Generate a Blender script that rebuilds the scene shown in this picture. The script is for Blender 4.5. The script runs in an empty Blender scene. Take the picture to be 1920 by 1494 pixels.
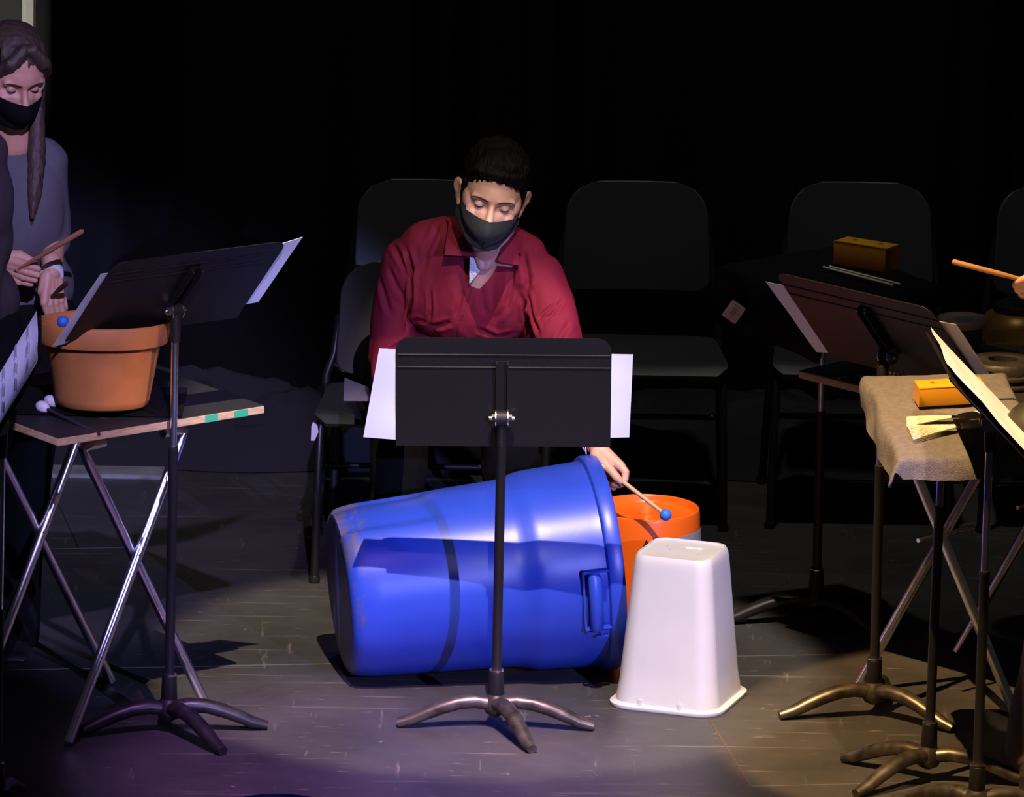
import bpy, bmesh, math, random
import numpy as np
from mathutils import Vector, Matrix, noise
from mathutils.bvhtree import BVHTree

random.seed(7)
SC = bpy.context.scene
COL = SC.collection

# ------------------------------------------------------------------ camera
FPX = 13200.0                      # focal length in pixels of the 1920 wide frame
PITCH = math.radians(13.7)
ROLL = math.radians(1.0)
D0 = 16.8
_F = Vector((0, math.cos(PITCH), -math.sin(PITCH)))
_U0 = Vector((0, math.sin(PITCH), math.cos(PITCH)))
_R0 = Vector((1, 0, 0))
_R = _R0*math.cos(ROLL) + _U0*math.sin(ROLL)
_U = _U0*math.cos(ROLL) - _R0*math.sin(ROLL)
CAM = -D0*(_F - 31/FPX*_R - 618/FPX*_U)

cam_d = bpy.data.cameras.new('camera')
cam = bpy.data.objects.new('camera', cam_d)
COL.objects.link(cam)
m = Matrix((( _R.x, _U.x, -_F.x, CAM.x), (_R.y, _U.y, -_F.y, CAM.y), (_R.z, _U.z, -_F.z, CAM.z), (0, 0, 0, 1)))
cam.matrix_world = m
cam_d.sensor_width = 36.0
cam_d.lens = 36.0*FPX/1920.0
cam_d.clip_start = 0.5
cam_d.clip_end = 100
SC.camera = cam


def at_y(px, py, Y):
    r = _F + (px-960)/FPX*_R - (py-747)/FPX*_U
    t = (Y-CAM.y)/r.y
    return CAM + r*t


def at_z(px, py, Z=0.0):
    r = _F + (px-960)/FPX*_R - (py-747)/FPX*_U
    t = (Z-CAM.z)/r.z
    return CAM + r*t


# ------------------------------------------------------------------ world, exposure, lights
w = bpy.data.worlds.new('world')
SC.world = w
w.use_nodes = True
w.node_tree.nodes['Background'].inputs[0].default_value = (0.55, 0.6, 0.8, 1)
w.node_tree.nodes['Background'].inputs[1].default_value = 0.012
SC.view_settings.view_transform = 'Standard'
SC.view_settings.look = 'None'
SC.view_settings.gamma = 1.0
SC.view_settings.use_curve_mapping = False
SC.view_settings.exposure = 0.32


def spot(name, aim, az, elev, dist, radius, power, color, soft=0.03, blend=0.15):
    """stage spotlight: az degrees to the right of the audience axis, elev degrees above the floor"""
    a, e = math.radians(az), math.radians(elev)
    aim = Vector(aim)
    p = aim + dist*Vector((math.sin(a)*math.cos(e), -math.cos(a)*math.cos(e), math.sin(e)))
    d = bpy.data.lights.new(name, 'SPOT')
    d.energy = power
    d.color = color
    d.shadow_soft_size = soft
    d.spot_size = 2*math.atan(radius/dist)
    d.spot_blend = blend
    o = bpy.data.objects.new(name, d)
    COL.objects.link(o)
    o.location = p
    o.rotation_euler = (aim-p).to_track_quat('-Z', 'Y').to_euler()
    return o


spot('stage_spot_white', (-0.02, 0.24, 0.42), 3, 60, 9, 0.84, 4500, (1.0, 0.82, 0.68), 0.03, 0.25)
spot('stage_spot_blue', (-0.22, 0.35, 0.40), 23, 16, 13, 0.90, 4800, (0.33, 0.35, 1.0), 0.05, 0.35)
spot('stage_spot_amber', (1.18, -0.12, 0.40), -42, 64, 9, 0.76, 5600, (1.0, 0.60, 0.26), 0.03, 0.12)
spot('stage_spot_violet', (-0.26, -0.42, 0.0), 4, 58, 9, 0.80, 4800, (0.66, 0.30, 1.0), 0.08, 0.8)
spot('stage_spot_floor', (0.75, -0.40, 0.0), 10, 62, 8, 0.90, 1500, (1.0, 0.68, 0.42), 0.08, 0.8)
spot('stage_spot_left', (-1.05, 0.3, 1.12), 9, 30, 10, 0.84, 3200, (0.55, 0.45, 1.0), 0.06, 0.4)
spot('stage_spot_terracotta', (-0.865, -0.05, 0.82), 50, 32, 9, 0.12, 1500, (1.0, 0.55, 0.18), 0.05, 0.6)
spot('added_spot_edge', (-1.18, -0.7, 0.92), -38, 32, 9, 0.30, 1300, (0.42, 0.36, 1.0), 0.05, 0.6)  # extra narrow lamp, added only to light the sheet at the left edge
spot('added_spot_face', (0.01, 0.80, 1.06), 6, 36, 9, 0.32, 1500, (1.0, 0.86, 0.74), 0.03, 0.5)  # fill lamp added to brighten the man's face and chest
spot('stage_spot_magenta', (0.20, 0.85, 0.86), 62, 34, 9, 0.24, 750, (0.85, 0.10, 1.0), 0.05, 0.6)
spot('added_spot_desk', (0.01, 0.0, 0.79), 3, 27, 9, 0.31, 520, (1.0, 0.92, 0.80), 0.04, 0.3)  # low front lamp added to whiten the papers on the centre desk
spot('added_spot_centre', (0.12, -0.50, 0.0), -8, 64, 8, 0.62, 950, (1.0, 0.80, 0.88), 0.06, 0.9)  # lamp added to lift the floor at front centre
spot('added_spot_apron', (-0.43, -2.05, 0.36), 18, 55, 8, 0.24, 420, (0.5, 0.6, 1.0), 0.05, 0.6)  # small lamp added for the blue bucket, which no other beam reaches
spot('stage_spot_back', (0.2, 2.2, 0.6), 12, 78, 7, 1.9, 240, (1.0, 0.97, 0.92), 0.10, 0.6)
spot('stage_spot_wing', (-1.48, 3.45, 0.95), -14, 20, 9, 0.36, 900, (1.0, 0.98, 0.95), 0.10, 0.5)


# ------------------------------------------------------------------ materials
MATS = {}


def mat(name, color, rough=0.5, metal=0.0, bump=0.0, bscale=60.0, var=0.0, vscale=8.0, sheen=0.0, coat=0.0, sss=0.0,
        spec=0.5, stretch=None, bdist=0.002):
    if name in MATS:
        return MATS[name]
    mt = bpy.data.materials.new(name)
    mt.use_nodes = True
    nt = mt.node_tree
    b = nt.nodes['Principled BSDF']
    b.inputs['Base Color'].default_value = (*color, 1)
    b.inputs['Roughness'].default_value = rough
    b.inputs['Metallic'].default_value = metal
    b.inputs['Specular IOR Level'].default_value = spec
    if sheen:
        b.inputs['Sheen Weight'].default_value = sheen
        b.inputs['Sheen Roughness'].default_value = 0.5
    if coat:
        b.inputs['Coat Weight'].default_value = coat
        b.inputs['Coat Roughness'].default_value = 0.15
    if sss:
        b.inputs['Subsurface Weight'].default_value = sss
        b.inputs['Subsurface Radius'].default_value = (0.012, 0.005, 0.003)
        b.inputs['Subsurface Scale'].default_value = 1.0
    tc = nt.nodes.new('ShaderNodeTexCoord')
    mp = nt.nodes.new('ShaderNodeMapping')
    nt.links.new(tc.outputs['Object'], mp.inputs[0])
    if stretch:
        mp.inputs['Scale'].default_value = stretch
    if bump:
        n = nt.nodes.new('ShaderNodeTexNoise')
        n.inputs['Scale'].default_value = bscale
        n.inputs['Detail'].default_value = 4
        bp = nt.nodes.new('ShaderNodeBump')
        bp.inputs['Strength'].default_value = bump
        bp.inputs['Distance'].default_value = bdist
        nt.links.new(mp.outputs[0], n.inputs['Vector'])
        nt.links.new(n.outputs['Fac'], bp.inputs['Height'])
        nt.links.new(bp.outputs['Normal'], b.inputs['Normal'])
    if var:
        n = nt.nodes.new('ShaderNodeTexNoise')
        n.inputs['Scale'].default_value = vscale
        n.inputs['Detail'].default_value = 6
        nt.links.new(mp.outputs[0], n.inputs['Vector'])
        r = nt.nodes.new('ShaderNodeValToRGB')
        r.color_ramp.elements[0].position = 0.3
        r.color_ramp.elements[1].position = 0.7
        r.color_ramp.elements[0].color = (*[max(0, c*(1-var)) for c in color], 1)
        r.color_ramp.elements[1].color = (*[min(1, c*(1+var)) for c in color], 1)
        nt.links.new(n.outputs['Fac'], r.inputs[0])
        nt.links.new(r.outputs[0], b.inputs['Base Color'])
    MATS[name] = mt
    return mt


M_black = mat('black_powder_coat', (0.0105, 0.0095, 0.009), 0.5, spec=0.35, bump=0.15, bscale=400)
M_legs = mat('worn_stand_base', (0.10, 0.085, 0.065), 0.38, 0.75, var=0.55, vscale=30)
M_legs_dark = mat('black_stand_base', (0.02, 0.018, 0.018), 0.4, 0.3, var=0.5, vscale=30)
M_chrome = mat('chrome', (0.85, 0.85, 0.88), 0.27, 1.0, var=0.12, vscale=30)
M_bolt = mat('steel_bolt', (0.7, 0.68, 0.6), 0.25, 1.0)
M_paper = mat('paper', (0.92, 0.92, 0.92), 0.8, bump=0.1, bscale=30)
M_chair = mat('black_chair_plastic', (0.028, 0.028, 0.029), 0.5, bump=0.25, bscale=700, bdist=0.0005)
M_tube = mat('black_tube', (0.012, 0.012, 0.013), 0.4)
M_ply = mat('plywood_edge', (0.50, 0.33, 0.16), 0.7, var=0.25, vscale=40, stretch=(1, 1, 8))
M_tabletop = mat('black_painted_wood', (0.018, 0.018, 0.019), 0.5, bump=0.9, bscale=60, stretch=(1.5, 8, 8), bdist=0.003)
M_curtain = mat('black_velour', (0.0065, 0.0065, 0.0075), 1.0, bump=0.3, bscale=200, spec=0.1)
M_tape_green = mat('green_tape', (0.03, 0.35, 0.16), 0.6)
M_terra = mat('terracotta', (0.52, 0.20, 0.055), 0.6, var=0.12, vscale=14)
M_white_plastic = mat('white_plastic', (0.56, 0.545, 0.535), 0.38, var=0.03, vscale=10)
M_orange = mat('orange_plastic', (0.78, 0.12, 0.008), 0.28)
M_skin = mat('skin', (0.60, 0.33, 0.22), 0.5, sss=0.12, var=0.08, vscale=30)
M_mask = mat('mask_fabric', (0.005, 0.009, 0.0095), 0.8, bump=0.3, bscale=500, bdist=0.0005, sheen=0.05)
M_hair = mat('dark_brown_hair', (0.0032, 0.0022, 0.0018), 0.65, spec=0.12, bump=0.6, bscale=120, stretch=(4, 1, 1))
M_hair_w = mat('brown_hair', (0.055, 0.035, 0.025), 0.5, bump=0.8, bscale=90, stretch=(5, 5, 0.6))
M_shirt = mat('burgundy_shirt', (0.155, 0.007, 0.020), 0.8, spec=0.22, bump=0.25, bscale=260, bdist=0.001)
M_trouser = mat('black_trousers', (0.0035, 0.0035, 0.004), 0.9, bump=0.3, bscale=90, spec=0.15)
M_shoe = mat('black_leather', (0.02, 0.018, 0.02), 0.4)
M_sweater = mat('grey_blue_sweater', (0.10, 0.10, 0.115), 0.9, bump=0.5, bscale=200, var=0.1, vscale=20)
M_darkcloth = mat('dark_plum_cloth', (0.035, 0.025, 0.03), 0.9, bump=0.3, bscale=120)
M_stick = mat('wooden_stick', (0.55, 0.33, 0.17), 0.5, var=0.12, vscale=60, stretch=(6, 6, 1))
M_brown = mat('brown_stick', (0.35, 0.15, 0.08), 0.5)
M_ball = mat('blue_rubber', (0.03, 0.16, 0.62), 0.55)
M_wool = mat('white_yarn', (0.75, 0.75, 0.78), 0.95, bump=1.0, bscale=180, bdist=0.004)
M_towel = mat('grey_terry_towel', (0.17, 0.155, 0.145), 1.0, bump=1.0, bscale=420, bdist=0.003, var=0.15, vscale=60)
M_amber = mat('amber_lacquer', (0.80, 0.36, 0.015), 0.38)
M_gold = mat('brass_gold', (0.60, 0.33, 0.07), 0.35, 0.6, var=0.2, vscale=30)
M_iron = mat('cast_iron', (0.045, 0.04, 0.036), 0.5, 0.4, bump=0.5, bscale=90, var=0.3, vscale=20)
M_rim = mat('grey_drum_rim', (0.6, 0.42, 0.42), 0.35)
M_drumhead = mat('grey_drum_skin', (0.30, 0.31, 0.30), 0.6)
M_drumwood = mat('brown_drum_shell', (0.12, 0.055, 0.035), 0.35, var=0.3, vscale=20)
M_olive = mat('olive_gourd', (0.022, 0.020, 0.008), 0.5, var=0.3, vscale=20)
M_cane = mat('pale_cane', (0.85, 0.74, 0.55), 0.6, bump=0.8, bscale=300, bdist=0.002)
M_ribs = mat('brown_ribs', (0.22, 0.12, 0.05), 0.5)
M_eye = mat('eye_white', (0.75, 0.72, 0.7), 0.2)
M_iris = mat('dark_iris', (0.02, 0.012, 0.008), 0.15)
M_lash = mat('dark_lash', (0.02, 0.012, 0.01), 0.7)
M_brow = mat('dark_brow_hair', (0.035, 0.02, 0.014), 0.8, bump=0.6, bscale=700)
M_bluebin = mat('blue_bin_plastic', (0.021, 0.060, 0.46), 0.36, bump=0.12, bscale=25, var=0.06, vscale=6, bdist=0.001)
M_grey_tape = mat('grey_tape', (0.2, 0.2, 0.21), 0.5)
M_wall = mat('grey_wall_paint', (0.075, 0.075, 0.072), 0.9, var=0.1, vscale=5)
M_pale = mat('pale_paint', (0.85, 0.80, 0.70), 0.6)
M_ink = mat('black_ink', (0.01, 0.01, 0.01), 0.6)
M_faint = mat('grey_print', (0.38, 0.40, 0.48), 0.8)
M_watch = mat('white_watch_strap', (0.7, 0.72, 0.8), 0.4)
M_red = mat('red_thread', (0.65, 0.03, 0.07), 0.8)
M_thread = mat('white_thread', (0.75, 0.7, 0.75), 0.8)
M_rope_blue = mat('deep_blue_plastic', (0.02, 0.05, 0.5), 0.35)


def floor_material():
    mt = bpy.data.materials.new('stage_floor')
    mt.use_nodes = True
    nt = mt.node_tree
    b = nt.nodes['Principled BSDF']
    tc = nt.nodes.new('ShaderNodeTexCoord')
    L = nt.links.new

    def node(t, **kw):
        n = nt.nodes.new(t)
        for k, v in kw.items():
            setattr(n, k, v)
        return n
    base = node('ShaderNodeTexNoise')
    base.inputs['Scale'].default_value = 2.2
    base.inputs['Detail'].default_value = 8
    base.inputs['Roughness'].default_value = 0.65
    L(tc.outputs['Object'], base.inputs['Vector'])
    r = node('ShaderNodeValToRGB')
    r.color_ramp.elements[0].position = 0.32
    r.color_ramp.elements[0].color = (0.030, 0.029, 0.028, 1)
    r.color_ramp.elements[1].position = 0.72
    r.color_ramp.elements[1].color = (0.060, 0.056, 0.052, 1)
    L(base.outputs['Fac'], r.inputs[0])
    # long scuffs and scratches: noise stretched along x, thresholded
    col = r.outputs[0]
    for sc, rot, lo, c, amt in (((1.2, 26, 1), 0.12, 0.64, (0.22, 0.19, 0.16), 0.55), ((30, 2.5, 1), 0.5, 0.665, (0.24, 0.20, 0.17), 0.5),
                                ((9, 60, 1), -0.25, 0.665, (0.30, 0.25, 0.20), 0.7), ((14, 14, 1), 0.0, 0.70, (0.35, 0.30, 0.26), 0.8)):
        mp = node('ShaderNodeMapping')
        mp.inputs['Scale'].default_value = sc
        mp.inputs['Rotation'].default_value = (0, 0, rot)
        mp.inputs['Location'].default_value = (sc[0]*0.37, sc[1]*0.11, 0)
        L(tc.outputs['Object'], mp.inputs[0])
        n = node('ShaderNodeTexNoise')
        n.inputs['Scale'].default_value = 1.0
        n.inputs['Detail'].default_value = 5
        n.inputs['Roughness'].default_value = 0.7
        L(mp.outputs[0], n.inputs['Vector'])
        rr = node('ShaderNodeValToRGB')
        rr.color_ramp.elements[0].position = lo-0.035
        rr.color_ramp.elements[0].color = (0, 0, 0, 1)
        rr.color_ramp.elements[1].position = lo+0.06
        rr.color_ramp.elements[1].color = (amt, amt, amt, 1)
        L(n.outputs['Fac'], rr.inputs[0])
        mx = node('ShaderNodeMixRGB')
        L(rr.outputs[0], mx.inputs[0])
        L(col, mx.inputs[1])
        mx.inputs[2].default_value = (*c, 1)
        col = mx.outputs[0]
    L(col, b.inputs['Base Color'])
    rn = node('ShaderNodeMapRange')
    rn.inputs[3].default_value = 0.36
    rn.inputs[4].default_value = 0.62
    L(base.outputs['Fac'], rn.inputs[0])
    L(rn.outputs[0], b.inputs['Roughness'])
    bp = node('ShaderNodeBump')
    bp.inputs['Strength'].default_value = 0.12
    bp.inputs['Distance'].default_value = 0.004
    n2 = node('ShaderNodeTexNoise')
    n2.inputs['Scale'].default_value = 45
    n2.inputs['Detail'].default_value = 5
    L(tc.outputs['Object'], n2.inputs['Vector'])
    L(n2.outputs['Fac'], bp.inputs['Height'])
    L(bp.outputs['Normal'], b.inputs['Normal'])
    return mt


# ------------------------------------------------------------------ object helpers
MW = {}


def thing(name, label, cat, loc=(0, 0, 0), rotz=0.0, group=None):
    o = bpy.data.objects.new(name, None)
    COL.objects.link(o)
    o.empty_display_size = 0.05
    o.location = loc
    o.rotation_euler = (0, 0, rotz)
    o['label'] = label
    o['category'] = cat
    if group:
        o['group'] = group
    MW[o.name] = Matrix.Translation(Vector(loc)) @ Matrix.Rotation(rotz, 4, 'Z')
    return o


def tag(o, label, cat, group=None):
    o['label'] = label
    o['category'] = cat
    if group:
        o['group'] = group
    return o


def finish(me, name, material, parent=None, world=True, smooth=True, origin=None, angle=40):
    """link mesh; vertices given in world space unless world=False"""
    if smooth:
        me.polygons.foreach_set('use_smooth', [True]*len(me.polygons))
        try:
            me.set_sharp_from_angle(angle=math.radians(angle))
        except Exception:
            pass
    me.name = name
    if not isinstance(material, (list, tuple)):
        material = [material]
    me.materials.clear()
    for k in material:
        me.materials.append(k)
    o = bpy.data.objects.new(name, me)
    COL.objects.link(o)
    if parent is not None:
        mw = MW[parent.name]
        MW[o.name] = mw
        o.parent = parent
        if world:
            me.transform(mw.inverted())
    else:
        if world:
            n = len(me.vertices)
            co = np.empty(n*3, dtype=np.float32)
            me.vertices.foreach_get('co', co)
            co = co.reshape(-1, 3)
            if origin is None:
                origin = ((co[:, 0].min()+co[:, 0].max())/2, (co[:, 1].min()+co[:, 1].max())/2, co[:, 2].min())
            origin = Vector([float(v) for v in origin])
            me.transform(Matrix.Translation(-origin))
            o.location = origin
            MW[o.name] = Matrix.Translation(origin)
        else:
            MW[o.name] = Matrix.Identity(4)
    return o


class MB:
    def __init__(self):
        self.bm = bmesh.new()

    def ring_loft(self, rings, cap=True, closed=True):
        bm = self.bm
        vs = [[bm.verts.new(p) for p in r] for r in rings]
        n = len(vs[0])
        for a, b in zip(vs[:-1], vs[1:]):
            for i in range(n if closed else n-1):
                j = (i+1) % n
                bm.faces.new((a[i], a[j], b[j], b[i]))
        if cap and closed:
            bm.faces.new(list(reversed(vs[0])))
            bm.faces.new(vs[-1])
        return self

    def tube(self, pts, r, seg=12, cap=True, flat=None):
        pts = [Vector(p) for p in pts]
        if not isinstance(r, (list, tuple)):
            r = [r]*len(pts)
        rings = []
        t0 = (pts[1]-pts[0]).normalized()
        up = Vector((0, 0, 1)) if abs(t0.z) < 0.9 else Vector((1, 0, 0))
        n = (up - t0*up.dot(t0)).normalized()
        for i, p in enumerate(pts):
            if i == 0:
                t = t0
            elif i == len(pts)-1:
                t = (pts[i]-pts[i-1]).normalized()
            else:
                t = ((pts[i+1]-p).normalized()+(p-pts[i-1]).normalized()).normalized()
            n = (n - t*n.dot(t)).normalized()
            b = t.cross(n)
            fl = flat if flat else 1.0
            rings.append([p + (n*math.cos(2*math.pi*k/seg)*fl + b*math.sin(2*math.pi*k/seg))*r[i] for k in range(seg)])
        return self.ring_loft(rings, cap)

    def lathe(self, prof, M=Matrix.Identity(4), seg=48, cap=True, fn=None):
        rings = []
        for r, z in prof:
            rr = []
            for k in range(seg):
                a = 2*math.pi*k/seg
                q = fn(r, z, a) if fn else r
                rr.append(M @ Vector((q*math.cos(a), q*math.sin(a), z)))
            rings.append(rr)
        return self.ring_loft(rings, cap)

    def box(self, c, s, M=Matrix.Identity(4), bevel=0.0):
        bm2 = bmesh.new()
        bmesh.ops.create_cube(bm2, size=1.0)
        bmesh.ops.scale(bm2, vec=Vector(s), verts=bm2.verts)
        if bevel:
            bmesh.ops.bevel(bm2, geom=bm2.edges[:], offset=bevel, segments=2, affect='EDGES')
        bmesh.ops.translate(bm2, vec=Vector(c), verts=bm2.verts)
        bmesh.ops.transform(bm2, matrix=M, verts=bm2.verts)
        self.merge(bm2)
        return self

    def merge(self, bm2):
        me = bpy.data.meshes.new('t')
        bm2.to_mesh(me)
        bm2.free()
        self.bm.from_mesh(me)
        bpy.data.meshes.remove(me)

    def ball(self, c, r, M=None, u=20, v=12):
        """ellipsoid; r scalar or 3-tuple; M rotation 3x3/4x4 about its centre"""
        bm2 = bmesh.new()
        bmesh.ops.create_uvsphere(bm2, u_segments=u, v_segments=v, radius=1.0)
        if not isinstance(r, (tuple, list)):
            r = (r, r, r)
        T = Matrix.Translation(Vector(c)) @ (M.to_4x4() if M is not None else Matrix.Identity(4)) @ Matrix.Diagonal((*r, 1))
        bmesh.ops.transform(bm2, matrix=T, verts=bm2.verts)
        self.merge(bm2)
        return self

    def cap(self, p0, p1, r0, r1, seg=16):
        """tapered capsule"""
        p0, p1 = Vector(p0), Vector(p1)
        d = (p1-p0)
        L = d.length
        if L < 1e-6:
            return self.ball(p0, r0)
        t = d/L
        pts, rs = [], []
        for k in range(5):
            a = math.pi/2*(1-k/4)
            pts.append(p0 - t*r0*math.sin(a)*0.999)
            rs.append(max(r0*math.cos(a), r0*0.05))
        for k in range(5):
            a = math.pi/2*k/4
            pts.append(p1 + t*r1*math.sin(a)*0.999)
            rs.append(max(r1*math.cos(a), r1*0.05))
        return self.tube(pts, rs, seg)

    def chain(self, pts, seg=14):
        """pts: list of (point, radius)"""
        for (a, ra), (b, rb) in zip(pts[:-1], pts[1:]):
            self.cap(a, b, ra, rb, seg)
        return self

    def slab(self, outline, M, t, bevel=0.0):
        """outline 2d (x,y) extruded along local z from 0 to t"""
        bm2 = bmesh.new()
        vs = [bm2.verts.new((x, y, 0)) for x, y in outline]
        f = bm2.faces.new(vs)
        r = bmesh.ops.extrude_face_region(bm2, geom=[f])
        bmesh.ops.translate(bm2, vec=(0, 0, t), verts=[e for e in r['geom'] if isinstance(e, bmesh.types.BMVert)])
        bmesh.ops.recalc_face_normals(bm2, faces=bm2.faces)
        if bevel:
            es = [e for e in bm2.edges if len(e.link_faces) == 2 and e.calc_face_angle(0) > 1.0]
            bmesh.ops.bevel(bm2, geom=es, offset=bevel, segments=2, affect='EDGES')
        bmesh.ops.transform(bm2, matrix=M, verts=bm2.verts)
        self.merge(bm2)
        return self

    def sheet(self, grid, t=0.0):
        """grid[i][j] points; thickened by t along normals"""
        bm2 = bmesh.new()
        vs = [[bm2.verts.new(p) for p in row] for row in grid]
        for i in range(len(vs)-1):
            for j in range(len(vs[0])-1):
                bm2.faces.new((vs[i][j], vs[i][j+1], vs[i+1][j+1], vs[i+1][j]))
        bmesh.ops.recalc_face_normals(bm2, faces=bm2.faces)
        if t:
            bm2.normal_update()
            g = bmesh.ops.solidify(bm2, geom=bm2.faces[:], thickness=t)
        self.merge(bm2)
        return self

    def mesh(self):
        me = bpy.data.meshes.new('m')
        bmesh.ops.recalc_face_normals(self.bm, faces=self.bm.faces)
        self.bm.to_mesh(me)
        self.bm.free()
        return me

    def build(self, name, material, parent=None, world=True, smooth=True, angle=40, origin=None):
        return finish(self.mesh(), name, material, parent, world, smooth, origin, angle)


def remeshed(mb, voxel, smooth=4, fac=0.6):
    """union of closed pieces into one continuous skin"""
    me = mb.mesh()
    o = bpy.data.objects.new('tmp', me)
    COL.objects.link(o)
    md = o.modifiers.new('r', 'REMESH')
    md.mode = 'VOXEL'
    md.voxel_size = voxel
    if smooth:
        s = o.modifiers.new('s', 'SMOOTH')
        s.iterations = smooth
        s.factor = fac
    dg = bpy.context.evaluated_depsgraph_get()
    out = bpy.data.meshes.new_from_object(o.evaluated_get(dg))
    bpy.data.objects.remove(o)
    bpy.data.meshes.remove(me)
    return out


def join_meshes(ms):
    bm = bmesh.new()
    for k in ms:
        bm.from_mesh(k)
    out = bpy.data.meshes.new('j')
    bm.to_mesh(out)
    bm.free()
    return out


def get_co(me):
    co = np.empty(len(me.vertices)*3, dtype=np.float32)
    me.vertices.foreach_get('co', co)
    no = np.empty(len(me.vertices)*3, dtype=np.float32)
    me.vertices.foreach_get('normal', no)
    return co.reshape(-1, 3).astype(float), no.reshape(-1, 3).astype(float)


def set_co(me, co):
    me.vertices.foreach_set('co', co.astype(np.float32).ravel())
    me.update()


def rrect(w, h, r, n=6, cx=0, cy=0, corners=(1, 1, 1, 1)):
    """rounded rectangle outline, ccw from lower right"""
    pts = []
    for (sx, sy, a0, on) in ((1, -1, -90, corners[0]), (1, 1, 0, corners[1]), (-1, 1, 90, corners[2]), (-1, -1, 180, corners[3])):
        rr = r if on else 0.002
        for k in range(n+1):
            a = math.radians(a0+90*k/n)
            pts.append((cx+sx*(w/2-rr)+rr*math.cos(a), cy+sy*(h/2-rr)+rr*math.sin(a)))
    return pts


def frame(o, x, y, z):
    return Matrix(((x.x, y.x, z.x, o.x), (x.y, y.y, z.y, o.y), (x.z, y.z, z.z, o.z), (0, 0, 0, 1)))


def proj_px(co):
    """pixel position of world points (n,3)"""
    d = co - np.array(CAM)
    wz = d @ np.array(_F)
    return 960+FPX*(d @ np.array(_R))/wz, 747-FPX*(d @ np.array(_U))/wz


#@@SETTING
# ------------------------------------------------------------------ the setting
def build_setting():
    mb = MB()
    mb.box((0.1, 0.2, -0.05), (9, 9, 0.1))
    fl = mb.build('floor', floor_material(), None, True, False, origin=(0, 0, 0))
    fl['kind'] = 'structure'
    # joints between the stage boards
    def seam(name, a, b, w_=0.004, m_=M_ink):
        a, b = Vector(a), Vector(b)
        d = (b-a)
        t = d.normalized()
        n = Vector((-t.y, t.x, 0))
        k = MB()
        k.box((d.length/2, 0, 0.0004), (d.length, w_, 0.0008), frame(a, t, n, Vector((0, 0, 1))))
        o = k.build(name, m_, None, True, False)
        o['kind'] = 'structure'
    p = lambda x, y: at_z(x, y, 0)
    M_seam = mat('pale_seam', (0.13, 0.12, 0.12), 0.6)
    a, b = p(165, 1253), p(625, 1244)
    seam('trim_2', p(0, 1256), p(1600, 1226), 0.003, M_seam)
    seam('trim_3', p(1325, 1340), p(1410, 1478), 0.004, mat('brown_seam', (0.09, 0.05, 0.03), 0.7))
    seam('trim_4', p(100, 925), p(148, 1028), 0.003)
    seam('trim_5', p(100, 1029), p(245, 1026), 0.003, M_seam)
    seam('trim_6', p(1410, 1474), p(1920, 1462), 0.003, M_seam)
    # back curtain in pleats, its hem lying on the floor
    xs = np.linspace(at_y(98, 200, 2.86).x, 2.6, 620)
    rows = []
    for z in np.concatenate([np.linspace(0.10, 0.5, 10), np.linspace(0.6, 4.2, 14)]):
        row = []
        for x in xs:
            ph = x*11 + 1.5*noise.noise(Vector((x*1.3, 0, 0)))*3 + 0.25*math.sin(z*0.9+x*3)
            y = 2.86 + 0.075*math.sin(ph) + 0.035*math.sin(ph*2.3+1.1) + 0.03*noise.noise(Vector((x*2, z*0.6, 3)))
            row.append((x, y, z))
        rows.append(row)
    k = MB()
    k.sheet(rows, 0.012)
    cur = k.build('stage_curtain', M_curtain, None, True, True)
    tag(cur, 'black pleated stage curtain hanging across the whole back of the stage', 'curtain')
    # rumpled hem heaped on the floor
    k = MB()
    rows = []
    n1, n2 = 200, 26
    for j in range(n2):
        v = j/(n2-1)
        row = []
        for i in range(n1):
            x = -1.30 + 3.8*i/(n1-1)
            y = 2.98 - 0.54*v
            h = 0.17*math.sin(math.pi*min(1, (v+0.10)*0.92))**0.8
            hh = h*(0.75+0.5*noise.noise(Vector((x*2.6, v*2, 1)))) + 0.06*h/0.17*(1-abs(noise.noise(Vector((x*3.1+v*1.5, v*9, 2))))*2.2)
            y += 0.06*noise.noise(Vector((x*2.1, 7, v)))
            row.append((x, y, max(0.004, hh)))
        rows.append(row)
    k.sheet(rows, 0.006)
    o = k.build('curtain_hem', mat('heaped_velour', (0.020, 0.021, 0.024), 0.95, bump=0.5, bscale=60, spec=0.2), cur, True, True, 80)
    o['label'] = 'rumpled hem of the curtain heaped on the floor'
    # wall and lit upright in the wing at the left
    k = MB()
    k.box((-3.1, 3.6, 2.0), (3.7, 0.1, 4.2))
    o = k.build('wall_back', M_wall, None, True, False)
    o['kind'] = 'structure'
    k = MB()
    a = at_y(42, 0, 3.42).x
    b = at_y(72, 0, 3.42).x
    k.box(((a+b)/2, 3.42, 2.0), (b-a, 0.06, 4.2), bevel=0.012)
    o = k.build('door_frame', M_pale, None, True)
    o.name = 'trim_1'
    o['kind'] = 'structure'
    k = MB()
    k.box((at_z(190, 900).x, 2.375, 0.006), (at_z(325, 900).x-at_z(60, 900).x, 0.10, 0.012), bevel=0.003)
    # pale threshold strip of floor seen under the curtain
    o = k.build('trim_7', mat('pale_threshold', (0.20, 0.21, 0.19), 0.6, var=0.25, vscale=12), None, True)
    o['kind'] = 'structure'
    # grey side cloth at the curtain's edge
    k = MB()
    rows = []
    for z in np.linspace(0.06, 4.2, 12):
        rows.append([(x, 3.0+0.03*math.sin(x*60)+0.01*math.sin(z*2), z) for x in np.linspace(at_y(72, 300, 3.0).x, at_y(104, 300, 3.0).x, 30)])
    k.sheet(rows, 0.01)
    tag(k.build('side_drape', mat('dark_grey_drape', (0.05, 0.05, 0.048), 0.9), None), 'narrow dark grey drape beside the pale upright behind the woman', 'drape')


build_setting()


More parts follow.
